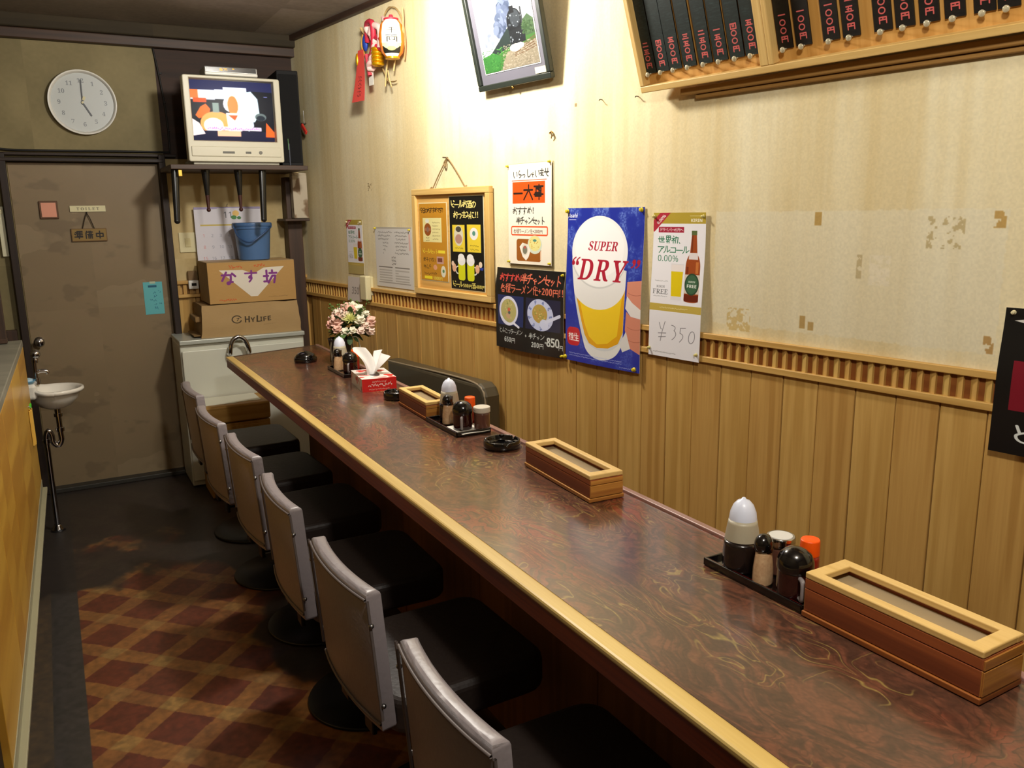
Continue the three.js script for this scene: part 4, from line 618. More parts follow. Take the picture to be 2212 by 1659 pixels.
  mesh('caption_label', T(B(0.062, 0.022, 0.002, w / 2 - 0.062, -h / 2 + 0.036, 0.0006)), M.cream, t);
  mesh('picture_screw', T(SP(0.005, -0.01, -h / 2 - 0.004, 0.006, 10)), M.brass, t);
  mesh('hanging_cord', T(TU([[-0.16, h / 2 - 0.05, -0.012], [0, h / 2 - 0.035, -0.05], [0.16, h / 2 - 0.05, -0.012]], 0.002, 16, 6)), M.string, t);
}
// ------------------------------------------------------------------ wooden price board with hanging strips, tilted forward
{
  const sL = -1.96, w = 1.52, h = 0.6, tilt = 0.32, o0 = 0.036, y0 = 1.864;
  const t = thing('price_board', 'long pale wooden price board of two framed trays, tilted out from the wall', 'menu board', WP(sL, y0, o0), WROT);
  const T = (g) => g.rotateX(tilt), tm = M.frame;
  mesh('back_panel', T(metric(B(w, h, 0.006, w / 2, h / 2, 0), 'y')), SM({ map: wFrame, color: 0xf2dcc0, roughness: 0.55 }), t);
  const bar = (a, b, x, y, ax) => mesh('frame_rail', T(metric(RB(a, b, 0.034, 0.003, x, y, 0.016), ax)), tm, t);
  bar(w, 0.02, w / 2, 0.01, 'x'); bar(w, 0.02, w / 2, h - 0.01, 'x'); bar(0.018, h - 0.04, 0.009, h / 2, 'y'); bar(0.026, h - 0.04, 0.469, h / 2, 'y'); bar(0.016, h - 0.04, 0.4915, h / 2, 'y'); bar(0.018, h - 0.04, w - 0.009, h / 2, 'y');
  mesh('support_rail', metric(MG(RB(1.4, 0.022, 0.026, 0.004, 0.83, -0.018, -0.018), RB(1.36, 0.012, 0.016, 0.003, 0.86, -0.036, -0.026)), 'x'), SM({ map: wFrame, color: 0xbfae96, roughness: 0.7 }), t);
  const price = ['二五〇円', '四〇〇円', '五〇〇円', '三五〇円', '二五〇円', '一五〇円', '四〇〇円', '五〇〇円', '一〇〇円', '一〇〇円', '一〇〇円', '一五〇円', '二〇〇円', '三〇〇円', '二〇〇円', '四〇〇円', '五〇〇円', '三〇〇円'];
  const sx = [-1.925, -1.872, -1.821, -1.764, -1.704, -1.648, -1.591, -1.537, -1.432, -1.376, -1.296, -1.240, -1.157, -1.102, -1.044, -0.986, -0.922, -0.872];
  const ord = ['first', 'second', 'third', 'fourth', 'fifth', 'sixth', 'seventh', 'eighth', 'ninth', 'tenth'];
  const hook = LA([[0, 0], [0.0075, 0.001], [0.008, 0.004], [0.006, 0.0065], [0, 0.0075]], 14).rotateX(Math.PI / 2), hookStem = CY(0.0022, 0.0022, 0.024, 0, 0, 0, 8).rotateX(Math.PI / 2);
  const hookM = PM({ color: 0xd9cfae, roughness: 0.15, metalness: 0.3, clearcoat: 0.6 });
  price.forEach((p, i) => {
    const L = i < 8, n = L ? i : i - 8, wd = L ? 0.049 : 0.046, lh = 0.52, c = canvas(96, 1024), k = c.getContext('2d'); rect(k, 0, 0, 96, 1024, L ? '#1c2522' : '#12100e');
    for (let j = 0; j < 500; j++) { k.fillStyle = L ? 'rgba(70,92,92,0.10)' : 'rgba(60,50,50,0.08)'; k.fillRect(rr(0, 96), rr(0, 1024), rr(6, 40), rr(2, 9)); }
    jp(k, p, 25, 1024 - p.length * 40 - 30, 40, '#d0605c', { lw: 0.17, pitch: 1, column: true, sx: 1.15 });
    const lab = L ? `${ord[n]} black price strip from the left in the left tray of the price board` : `${ord[n]} black price strip from the left in the right tray of the price board`;
    const g = thing('price_strip', lab, 'price strip', WP(sx[i], y0 + 0.0, o0), WROT, 'black strips on the price board'), Y = 0.052, m = SM({ map: texOf(c), roughness: 0.4 });
    mesh('strip_board', T(new THREE.BoxGeometry(wd, lh, 0.004).translate(0, Y + lh / 2, 0.008)), [m, m, m, m, m, m].map((q, j) => (j === 4 ? m : M.black)), g);
    const hk = mesh('hook', T(hookStem.clone().translate(0, Y, 0.014)), hookM, g); mesh('hook_head', T(hook.clone().translate(0, Y, 0.022)), hookM, hk);
  });
}
{ // lucky charm hanging high on the wall
  const t = thing('lucky_charm', 'festive charm with paper lantern, gold coins and red ribbon strip on a twig hoop', 'ornament', WP(-3.66, 2.24, 0.03), WROT);
  const twig = SM({ color: 0xa58a58, roughness: 0.8 }), red = SM({ color: 0xb6243a, roughness: 0.55 }), pinkr = SM({ color: 0xdfb8b0, roughness: 0.7 }), gold = SM({ color: 0xe2a90f, roughness: 0.28, metalness: 0.7 }), straw = SM({ color: 0xc9ac74, roughness: 0.8 });
  const hoop = []; for (let i = 0; i <= 20; i++) { const a = -0.5 + i / 20 * 5.4; hoop.push([0.045 + 0.12 * Math.cos(a), 0.02 + 0.165 * Math.sin(a), -0.01]); }
  mesh('twig_hoop', MG(TU(hoop, 0.0028, 60, 6), TU(hoop.map(([x, y, z], i) => [x + 0.004 * Math.sin(i * 2), y + 0.004 * Math.cos(i * 2.3), z + 0.004]), 0.002, 60, 6)), twig, t);
  mesh('twig', MG(TU([[0.02, -0.02, 0.0], [0.01, -0.1, 0.01], [-0.005, -0.16, 0.01]], 0.004, 12, 6), TU([[0.01, -0.09, 0.0], [0.04, -0.14, 0.01], [0.055, -0.17, 0.01]], 0.0035, 12, 6), TU([[0.15, -0.02, 0.0], [0.17, 0.12, 0.0], [0.165, 0.16, 0.0]], 0.004, 12, 6), TU([[0.085, -0.04, 0], [0.07, -0.1, 0.004]], 0.004, 6, 6)), straw, t);
  // lantern
  const lc = canvas(512, 384), k = lc.getContext('2d'); rect(k, 0, 0, 512, 384, '#e07a1c'); rect(k, 186, 0, 140, 384, '#f6f2e4'); poly(k, [[186, 280], [326, 280], [326, 350], [186, 350]], '#1d1c18'); ell(k, 256, 240, 72, 76, '#eef0a0'); rect(k, 186, 160, 140, 90, '#f3f1d2'); ell(k, 256, 306, 30, 22, '#dfe27a'); jp(k, '千', 226, 96, 62, '#2a2620', { lw: 0.09 }); jp(k, '両', 218, 166, 78, '#2a2620', { lw: 0.09 });
  const lant = LA([[0.0, -0.082], [0.03, -0.082], [0.034, -0.078], [0.05, -0.06], [0.058, -0.02], [0.058, 0.02], [0.05, 0.06], [0.034, 0.078], [0.03, 0.082], [0, 0.082]], 40); { const p = lant.attributes.position, uv = lant.attributes.uv; for (let i = 0; i < p.count; i++) uv.setY(i, (p.getY(i) + 0.082) / 0.164); } lant.rotateY(Math.PI + 1.0);
  const LG = mesh('lantern', lant, SM({ map: texOf(lc), roughness: 0.4 }), t, [0.12, 0.03, 0.035]);
  mesh('lantern_cap', MG(CY(0.034, 0.034, 0.008, 0, 0.083, 0), CY(0.008, 0.012, 0.016, 0, 0.095, 0)), red, LG); mesh('lantern_foot', CY(0.033, 0.033, 0.008, 0, -0.083, 0), gold, LG);
  for (let i = 0; i < 5; i++) mesh('gold_coin', (() => { const g = new THREE.TorusGeometry(0.022, 0.009, 10, 26).rotateX(Math.PI / 2); return g; })(), gold, t, [-0.03, -0.058 + i * 0.0165, 0.03]);
  const tw = (ph, dx) => { const o = []; for (let i = 0; i <= 26; i++) { const u = i / 26; o.push([-0.12 + 0.085 * Math.sin(u * 3.1) + dx + 0.012 * Math.cos(u * 26 + ph), 0.115 - 0.19 * u + 0.01 * Math.sin(u * 26 + ph), 0.03 + 0.012 * Math.sin(u * 26 + ph)]); } return o; };
  mesh('rope', MG(TU(tw(0, 0), 0.014, 80, 8), TU(tw(3.14, 0.004), 0.014, 80, 8)), pinkr, t);
  mesh('rope', MG(TU([[-0.07, 0.08, 0.04], [-0.03, 0.11, 0.045], [0.02, 0.09, 0.04], [0.01, 0.01, 0.035]], 0.016, 24, 8), TU([[0.02, 0.14, 0.02], [0.05, 0.12, 0.03], [0.06, 0.07, 0.02]], 0.01, 20, 8)), pinkr, t);
  mesh('bow', MG(TU([[-0.14, 0.06, 0.02], [-0.1, 0.13, 0.04], [-0.03, 0.12, 0.05], [-0.05, 0.02, 0.04], [-0.1, -0.02, 0.03]], 0.014, 40, 8), TU([[-0.03, 0.06, 0.04], [0.03, 0.04, 0.04], [0.03, 0.0, 0.03], [-0.02, 0.02, 0.04]], 0.012, 24, 8)), red, t);
  mesh('fan', MG(new THREE.SphereGeometry(0.04, 16, 10).scale(0.5, 1, 0.3).translate(-0.165, 0.06, 0.02)), SM({ color: 0x1f3f9a, roughness: 0.5 }), t);
  mesh('fan_edge', TU([[-0.185, 0.1, 0.02], [-0.2, 0.05, 0.02], [-0.175, 0.0, 0.02], [-0.15, -0.03, 0.02]], 0.006, 20, 6), SM({ color: 0xb98d3a, roughness: 0.5 }), t);
  mesh('rake_tip', MG(TU([[-0.2, 0.13, 0.02], [-0.17, 0.105, 0.02], [-0.14, 0.09, 0.02]], 0.008, 10, 6), TU([[-0.22, 0.12, 0.01], [-0.19, 0.1, 0.01]], 0.004, 6, 6)), straw, t);
  const rc = canvas(128, 384), r2 = rc.getContext('2d'); rect(r2, 0, 0, 128, 384, '#dc4a3e'); for (let i = 0; i < 6; i++) scribble(r2, 46, 190 + i * 28, 40, 20, '#5a1a1a', 4);
  const strip = new THREE.BoxGeometry(0.13, 0.24, 0.0014, 4, 8, 1), sp = strip.attributes.position; for (let i = 0; i < sp.count; i++) { const v = sp.getY(i) / 0.24 + 0.5; sp.setX(i, sp.getX(i) * (0.42 + 0.58 * (1 - v)) + 0.01 * v); sp.setZ(i, sp.getZ(i) + 0.02 * (1 - v) * (1 - v)); } strip.computeVertexNormals();
  mesh('red_strip', strip, [red, red, red, red, SM({ map: texOf(rc), roughness: 0.6 }), red], t, [-0.21, -0.09, 0.03], [0, 0, -0.02]);
  mesh('white_slip', RB(0.045, 0.075, 0.002, 0.0008, -0.122, -0.105, 0.02), M.paper, t); mesh('green_slip', RB(0.02, 0.11, 0.002, 0.0008, -0.108, -0.03, 0.018), SM({ color: 0x4d9a5a, roughness: 0.6 }), t);
  mesh('tassel', MG(TU([[-0.14, 0.0, 0.03], [-0.125, -0.05, 0.03], [-0.115, -0.1, 0.03]], 0.011, 14, 8)), SM({ color: 0xb83a48, roughness: 0.7 }), t);
  mesh('gold_bead', SP(0.014, 0, 0, 0, 12).scale(0.7, 2.2, 0.7), gold, t, [-0.235, -0.01, 0.03]);
}
// ------------------------------------------------------------------ television corner
{
  const z = -4.63;
  const sh = thing('tv_shelf', 'dark wooden wall shelf on tapered black brackets under the television', 'shelf', V3(0.95, 1.735, FAR));
  mesh('shelf_board', metric(RB(0.7, 0.024, 0.48, 0.003, -0.01, 0, 0.24), 'x'), M.dark, sh);
  const br = (w0, w1) => new THREE.CylinderGeometry(w0, w1, 0.26, 14).scale(1, 1, 0.5);
  mesh('bracket', MG(br(0.019, 0.015).translate(0, -0.142, 0.03), SP(0.0155, 0, -0.272, 0.03, 12).scale(1, 1, 0.5).translate(0, 0, 0.015)), M.black, sh, [-0.335, 0, 0.40], [-0.05, 0, -0.05]);
  mesh('bracket', MG(br(0.019, 0.015).translate(0, -0.142, 0.03), SP(0.0155, 0, -0.272, 0.03, 12).scale(1, 1, 0.5).translate(0, 0, 0.015)), M.black, sh, [0.105, 0, 0.40], [-0.05, 0, -0.05]);
  const redd = SM({ color: 0x3a1510, roughness: 0.5 });
  for (const x of [-0.182, -0.016]) { const b = mesh('bracket', CY(0.022, 0.011, 0.13, 0, -0.076, 0, 14).scale(1, 1, 0.6), M.black, sh, [x, 0, 0.40]); mesh('bracket_tip', MG(CY(0.011, 0.007, 0.07, 0, -0.176, 0, 12), SP(0.011, 0, -0.216, 0, 10)), redd, b); }
  mesh('gold_clip', RB(0.02, 0.035, 0.012, 0.003, -0.315, -0.03, 0.46), M.brass, sh, null, [0, 0, 0]);
  // television
  const t = thing('television', 'boxy off-white tube television showing a bright programme', 'television', V3(0.928, 1.748, z));
  const shell = SM({ color: 0xc9c4ae, roughness: 0.4 }), shellDark = SM({ color: 0xa8a392, roughness: 0.45 });
  const W = 0.485, H = 0.425, sx = 0.412, sy = 0.297, cy = 0.272;
  mesh('foot', RB(0.44, 0.03, 0.3, 0.006, 0, 0.015, -0.17), shellDark, t);
  const frame = (() => { const s = new THREE.Shape(); const r = 0.012, a = W / 2, b = H / 2; s.moveTo(-a + r, -b); s.lineTo(a - r, -b); s.quadraticCurveTo(a, -b, a, -b + r); s.lineTo(a, b - r); s.quadraticCurveTo(a, b, a - r, b); s.lineTo(-a + r, b); s.quadraticCurveTo(-a, b, -a, b - r); s.lineTo(-a, -b + r); s.quadraticCurveTo(-a, -b, -a + r, -b); const h = new THREE.Path(), p = sx / 2 + 0.004, q0 = cy - 0.227 - sy / 2 - 0.004, q1 = cy - 0.227 + sy / 2 + 0.004; h.moveTo(-p, q0); h.lineTo(-p, q1); h.lineTo(p, q1); h.lineTo(p, q0); s.holes.push(h); return new THREE.ExtrudeGeometry(s, { depth: 0.06, bevelEnabled: true, bevelThickness: 0.006, bevelSize: 0.005, bevelOffset: -0.005, bevelSegments: 3 }); })();
  mesh('front_frame', frame.translate(0, 0.227, -0.066), shell, t);
  mesh('control_strip', RB(0.455, 0.05, 0.012, 0.004, 0, 0.066, -0.001), shell, t);
  const hull = new THREE.CylinderGeometry(0.2, 0.335, 0.33, 4, 1).rotateY(Math.PI / 4).rotateX(-Math.PI / 2).scale(1, 0.86, 1).translate(0, 0.235, -0.22);
  mesh('rear_hull', toCreasedNormals(hull, 0.3), shellDark, t);
  for (const [x, w] of [[-0.045, 0.06], [0.055, 0.028]]) mesh('brand_mark', RB(w, 0.011, 0.002, 0.0008, x, 0.062, 0.0055), SM({ color: 0x55534a, roughness: 0.5 }), t);
  mesh('power_button', CY(0.009, 0.009, 0.004, 0, 0, 0, 16).rotateX(Math.PI / 2), SM({ color: 0x6a665c, roughness: 0.5 }), t, [0.118, 0.063, 0.006]);
  // picture on the tube
  const c = canvas(128, 93), k = c.getContext('2d'); k.scale(128 / 768, 93 / 560); rect(k, 0, 0, 768, 560, '#0b0f18'); rect(k, 0, 0, 768, 90, '#1a1e44');
  rect(k, 0, 92, 220, 90, '#f7f4ff'); rect(k, 0, 90, 70, 80, '#ff6a30'); rect(k, 20, 168, 120, 40, '#f04818'); rect(k, 220, 84, 130, 90, '#f2f2ff'); rect(k, 300, 60, 220, 90, '#f6faff'); poly(k, [[360, 130], [560, 90], [620, 160], [630, 300], [580, 380], [460, 380], [380, 260]], '#d9f4fb'); poly(k, [[420, 260], [560, 280], [570, 420], [520, 470], [440, 430]], '#c9d2e2');
  poly(k, [[30, 330], [80, 250], [130, 220], [170, 270], [150, 330], [60, 360]], '#f2621e'); ell(k, 220, 400, 150, 110, '#f79a52'); ell(k, 190, 420, 90, 70, '#fbe6e0'); ell(k, 350, 220, 60, 70, '#f8f2ee'); ell(k, 380, 230, 50, 90, '#f47a34'); poly(k, [[310, 300], [430, 300], [460, 520], [330, 530]], '#f9e8dc'); poly(k, [[330, 320], [420, 320], [390, 370]], '#ea5422'); rect(k, 190, 210, 60, 90, '#7a8a80');
  ell(k, 640, 330, 56, 36, '#5a6664'); ell(k, 640, 340, 42, 24, '#16202a'); rect(k, 0, 470, 768, 90, '#15162e'); poly(k, [[0, 360], [60, 400], [110, 500], [0, 520]], '#f6e0d4'); poly(k, [[690, 380], [768, 470], [768, 520], [680, 520]], '#ef5a20'); rect(k, 120, 430, 520, 34, '#f3dcf6'); scribble(k, 130, 436, 500, 24, '#c64cc0', 6); rect(k, 140, 396, 120, 26, '#f6eaf2'); rect(k, 220, 470, 220, 50, '#f5b08a'); text(k, '—', 700, 130, 40, '#9a9cf0');
  const scr = new THREE.PlaneGeometry(sx, sy, 16, 12), p = scr.attributes.position; for (let i = 0; i < p.count; i++) p.setZ(i, -0.014 - 0.02 * ((p.getX(i) / sx * 2) ** 2 + (p.getY(i) / sy * 2) ** 2) * 0.5); scr.computeVertexNormals();
  mesh('screen', scr, PM({ color: 0x0a0a0c, roughness: 0.4, specularIntensity: 0.4, emissive: 0xffffff, emissiveMap: texOf(c), emissiveIntensity: 1.35 }), t, [0, cy, 0]);
  const tl = new THREE.RectAreaLight(0xe8dcff, 0.55, sx * 0.9, sy * 0.9); tl.name = 'screen_light'; tl.position.set(0, cy, 0.01); tl.rotation.y = Math.PI; t.add(tl);
  // tuner box on top
  const b = thing('tuner_box', 'slim silver tuner box with amber digits on top of the television', 'tuner', V3(0.93, 2.189, z - 0.085));
  mesh('case', RB(0.262, 0.045, 0.16, 0.005, 0, 0.0225, 0), SM({ color: 0xa9a9a6, roughness: 0.35, metalness: 0.3 }), b);
  mesh('front_lip', RB(0.264, 0.016, 0.02, 0.005, 0, 0.01, 0.075), SM({ color: 0xcfcdc4, roughness: 0.35 }), b);
  mesh('dark_window', RB(0.25, 0.022, 0.004, 0.001, 0, 0.031, 0.0795), SM({ color: 0x2b2c2e, roughness: 0.15 }), b);
  const seg = []; const dig = (x, bits) => { const q = [[0, 0.0055, 1], [0.0035, 0.0028, 0], [0.0035, -0.0028, 0], [0, -0.0055, 1], [-0.0035, -0.0028, 0], [-0.0035, 0.0028, 0], [0, 0, 1]]; q.forEach(([dx, dy, hz], i) => { if (bits >> i & 1) seg.push(B(hz ? 0.006 : 0.0018, hz ? 0.0018 : 0.0048, 0.001, x + dx, 0.031 + dy, 0.082)); }); };
  dig(-0.06, 6); dig(-0.049, 125); seg.push(B(0.002, 0.002, 0.001, -0.042, 0.033, 0.082), B(0.002, 0.002, 0.001, -0.042, 0.028, 0.082)); dig(-0.035, 7); dig(-0.025, 39); seg.push(B(0.01, 0.003, 0.001, 0.01, 0.036, 0.082));
  mesh('digits', MG(...seg), SM({ color: 0x201000, emissive: 0xff9a10, emissiveIntensity: 2.2 }), b);
  // black box beside the set
  const a = thing('black_speaker', 'tall black cabinet standing between the television and the plaster wall', 'speaker', V3(1.245, 1.748, -4.86), -0.06);
  mesh('cabinet', RB(0.115, 0.5, 0.3, 0.006, 0, 0.25, 0), SM({ color: 0x050507, roughness: 0.8 }), a); mesh('grille', RB(0.1, 0.46, 0.008, 0.003, 0, 0.25, 0.152), SM({ color: 0x040406, roughness: 0.95 }), a);
  mesh('green_strip', RB(0.004, 0.06, 0.003, 0.001, -0.02, 0.115, 0.158), SM({ color: 0x2f6a28, roughness: 0.4 }), a); mesh('edge_strip', RB(0.006, 0.12, 0.003, 0.001, -0.016, 0.06, 0.158), SM({ color: 0x1b2438, roughness: 0.3 }), a);
  const g = thing('red_tag', 'small red tag dangling from a pin beside the black cabinet', 'tag', WP(-4.665, 1.97, 0.0), WROT);
  mesh('tag_body', RB(0.022, 0.075, 0.012, 0.004), SM({ color: 0xd8382c, roughness: 0.5 }), g, [0.02, -0.005, 0.03], [0, 0, 0.85]); mesh('pin', MG(CY(0.003, 0.003, 0.03, 0, 0, 0, 8).rotateX(Math.PI / 2).translate(-0.015, 0.03, 0.014), new THREE.TorusGeometry(0.012, 0.0025, 6, 16).translate(-0.012, 0.018, 0.028)), M.steel, g); mesh('stalk', CY(0.0015, 0.0015, 0.07, 0.02, 0.06, 0.028, 6), M.steel, g);
}
{ // corner post with a small ledge and a pale stained carton above it
  const t = thing('corner_post', 'dark brown wooden post boxed into the far corner with a small ledge', 'post', V3(1.292, 0, FAR + 0.075));
  mesh('post_body', metric(RB(0.085, 1.7, 0.085, 0.004, 0, 0.85, 0), 'y'), M.dark, t); mesh('ledge', metric(RB(0.14, 0.014, 0.2, 0.003, -0.01, 1.457, 0.05), 'x'), M.dark, t);
  const m = rep(pixTex(128, 256, (u, v) => mix([186, 174, 152], [120, 96, 70], sst(0.5, 0.62, fbm(u * 3, v * 5, 801, 4)))), 4, 3);
  const c = thing('pale_carton', 'narrow pale carton with brown stains on the corner ledge under the shelf', 'carton', V3(1.315, 1.465, FAR + 0.165)); mesh('carton_body', metric(RB(0.085, 0.245, 0.06, 0.004, 0, 0.1225, 0), 'y'), SM({ map: m, roughness: 0.7 }), c); mesh('carton_flap', metric(RB(0.083, 0.012, 0.058, 0.003, 0.0, 0.25, 0), 'y'), SM({ map: m, roughness: 0.7 }), c);
}
{ // wall clock
  const t = thing('wall_clock', 'round white wall clock reading five over the door', 'clock', V3(0.248, 2.08, FAR)), R = 0.163;
  mesh('rim', LA([[R - 0.016, 0.012], [R - 0.01, 0.03], [R - 0.002, 0.034], [R, 0.028], [R, 0.0], [R - 0.03, 0.0], [R - 0.03, 0.012]], 72).rotateX(Math.PI / 2), SM({ color: 0xe2dfd6, roughness: 0.3 }), t);
  const c = canvas(512, 512), k = c.getContext('2d'); rect(k, 0, 0, 512, 512, '#b9bdbb'); for (let i = 1; i <= 12; i++) { const a = i * Math.PI / 6; text(k, String(i), 256 + 186 * Math.sin(a), 256 - 186 * Math.cos(a), 50, '#6f7378', 'serif', 'bold'); }
  const dial = new THREE.CircleGeometry(R - 0.012, 64); mesh('dial', dial, printMat(c, 0.35), t, [0, 0, 0.013]);
  const hm = SM({ color: 0x4c4f55, roughness: 0.4 });
  mesh('minute_hand', RB(0.006, 0.125, 0.002, 0.0009, 0, 0.052, 0.018), hm, t, null, [0, 0, -0.015]); mesh('hour_hand', RB(0.008, 0.085, 0.002, 0.0009, 0, 0.034, 0.0155), hm, t, null, [0, 0, Math.PI + 0.5]); mesh('second_hand', MG(RB(0.012, 0.02, 0.0015, 0.0006, 0, 0.022, 0.0205), CY(0.006, 0.006, 0.006, 0, 0, 0, 14).rotateX(Math.PI / 2).translate(0, 0, 0.0195)), M.cream, t, null, [0, 0, -0.35]);
}
{ // things on the door and around it
  const Z = FAR - 0.012;
  const a = thing('pink_plate', 'small pink square plate in a brown frame on the door', 'plate', V3(0.029, 1.532, Z)); mesh('plate_frame', RB(0.088, 0.092, 0.01, 0.003, 0, 0, 0.005), SM({ color: 0x5e4028, roughness: 0.6 }), a); mesh('plate_face', RB(0.07, 0.074, 0.004, 0.001, 0, 0, 0.0105), SM({ color: 0xe09a80, roughness: 0.6 }), a);
  const c = canvas(512, 100), k = c.getContext('2d'); rect(k, 0, 0, 512, 100, '#d8d0a4'); text(k, 'T O I L E T', 256, 52, 64, '#6a6450', 'serif', 'bold');
  const b = thing('toilet_plate', 'small cream door plate reading TOILET', 'door plate', V3(0.214, 1.536, Z)); const bm = SM({ color: 0xd8d0a4, roughness: 0.5 }); mesh('plate_face', B(0.172, 0.032, 0.006, 0, 0, 0.003), [bm, bm, bm, bm, printMat(c, 0.4), bm], b); mesh('hook', TU([[-0.008, -0.018, 0.004], [-0.008, -0.022, 0.014], [-0.008, -0.03, 0.012]], 0.003, 8, 6), M.blackMatt, b);
  const c2 = canvas(512, 200), k2 = c2.getContext('2d'); rect(k2, 0, 0, 512, 200, '#8a6e34'); k2.strokeStyle = '#6a4a24'; k2.lineWidth = 10; k2.strokeRect(6, 6, 500, 188); for (let i = 0; i < 3; i++) jp(k2, '準備中'[i], 40 + i * 150, 40, 120, '#1c140c', { lw: 0.16 });
  const s = thing('hanging_sign', 'small brown wooden sign hanging from a cord on the door', 'sign', V3(0.207, 1.398, Z)); const sm = SM({ color: 0x7a5a2c, roughness: 0.6 }); mesh('sign_board', B(0.172, 0.068, 0.008, 0, 0, 0.008), [sm, sm, sm, sm, printMat(c2, 0.6), sm], s); mesh('cord', MG(TU([[-0.03, 0.032, 0.01], [-0.006, 0.105, 0.012], [0.0, 0.112, 0.012]], 0.0025, 12, 6), TU([[0.028, 0.032, 0.01], [0.01, 0.09, 0.012], [0.0, 0.112, 0.012]], 0.0025, 12, 6)), SM({ color: 0x33271c, roughness: 0.9 }), s);
  const c3 = canvas(200, 300), k3 = c3.getContext('2d'); rect(k3, 0, 0, 200, 300, '#63b6bd'); rect(k3, 50, 30, 90, 20, '#1d5a78'); for (let i = 0; i < 5; i++) { scribble(k3, 150 - (i % 3) * 45, 80 + i * 36, 24, 22, '#2b6c88', 4); } for (let i = 0; i < 5; i++) scribble(k3, 100, 96 + i * 34, 20, 20, '#2b6c88', 4);
  const n = thing('cyan_note', 'light cyan handwritten note stuck on the door near its right edge', 'note', V3(0.496, 1.036, Z)); const g = sheet(0.1, 0.182, printMat(c3, 0.7), null, 1, 1, SM({ color: 0x63b6bd, roughness: 0.7 })); mesh('note_sheet', g[0], g[1], n, [0, 0, 0.001]); mesh('tape', B(0.03, 0.012, 0.0006, 0, 0.088, 0.002), SM({ color: 0xb8c8b0, roughness: 0.3 }), n);
  const pl = thing('cream_plate', 'slim cream upright plate on the wall left of the door', 'plate', V3(-0.192, 1.425, FAR)); mesh('cover', RB(0.03, 0.255, 0.02, 0.004, 0, 0, 0.01), SM({ color: 0xded8b8, roughness: 0.4 }), pl); mesh('end_cap', RB(0.024, 0.02, 0.006, 0.002, 0, 0.1, 0.021), M.cream, pl);
  const cb = thing('wall_cable', 'thin dark cable running down beside the clock wall and along the door head', 'cable', V3(0, 0, FAR + 0.006)); mesh('cable_run', MG(TU([[0.618, 2.38, 0], [0.64, 2.2, 0.002], [0.655, 2.0, 0], [0.655, 1.83, 0]], 0.005, 24, 6), TU([[-0.31, 1.88, 0.012], [-0.22, 1.856, 0.012], [-0.15, 1.838, 0.012], [0.05, 1.834, 0.012], [0.4, 1.836, 0.012], [0.65, 1.836, 0.004]], 0.006, 40, 6)), M.blackMatt, cb); for (let i = 0; i < 3; i++) mesh('clip', RB(0.014, 0.008, 0.014, 0.002, 0.66 - 0.008 * i, 1.95 + i * 0.15, 0.0), M.blackMatt, cb);
  const sw = thing('switch_plate', 'cream light switch plate beside the calendar', 'switch', V3(0.703, 1.341, FAR)); mesh('plate_face', RB(0.092, 0.112, 0.008, 0.003, 0, 0, 0.004), M.cream, sw); mesh('rocker', RB(0.03, 0.05, 0.006, 0.002, 0, 0, 0.009), SM({ color: 0xd2c694, roughness: 0.4 }), sw);
  const th = thing('door_chime', 'small white wall unit with a dark display below the switch plate', 'wall unit', V3(0.708, 1.115, FAR + 0.03)); mesh('case', RB(0.055, 0.05, 0.024, 0.006, 0, -0.012, 0.005), M.white, th); mesh('display', RB(0.026, 0.016, 0.003, 0.001, 0.002, -0.01, 0.0175), M.black, th); mesh('mount_plate', RB(0.05, 0.06, 0.03, 0.004, 0, 0.035, -0.015), SM({ color: 0x7a5f3c, roughness: 0.7 }), th);
  // calendar
  const cc = canvas(512, 700), q = cc.getContext('2d'); rect(q, 0, 0, 512, 700, '#d6d3dc'); text(q, '11', 256, 56, 70, '#6a6c74', 'sans-serif', 'normal'); ell(q, 316, 44, 26, 24, '#e8c070'); ell(q, 300, 76, 22, 16, '#4f8a4a'); ell(q, 340, 80, 16, 12, '#3f7a44'); rect(q, 40, 130, 300, 12, '#c8b25a'); for (let r = 0; r < 5; r++) for (let i = 0; i < 7; i++) text(q, String(r * 7 + i + 1), 60 + i * 64, 220 + r * 92, 34, i === 0 ? '#d08a8c' : '#9a9cac', 'sans-serif', 'normal');
  const ca = thing('wall_calendar', 'white wall calendar with a faint number grid behind the blue bucket', 'calendar', V3(0.93, 1.285, FAR + 0.035)); const cg = sheet(0.37, 0.49, printMat(cc, 0.6), (u, v) => 0.004 * Math.sin(u * 3), 8, 1); mesh('calendar_sheet', ...cg, ca); mesh('binding', RB(0.37, 0.012, 0.006, 0.002, 0, 0.245, 0.001), SM({ color: 0x9a8fb4, roughness: 0.5 }), ca); mesh('hanger', TU([[0, 0.25, 0], [0, 0.262, 0], [0.004, 0.268, -0.004]], 0.002, 8, 6), M.nail, ca);
}
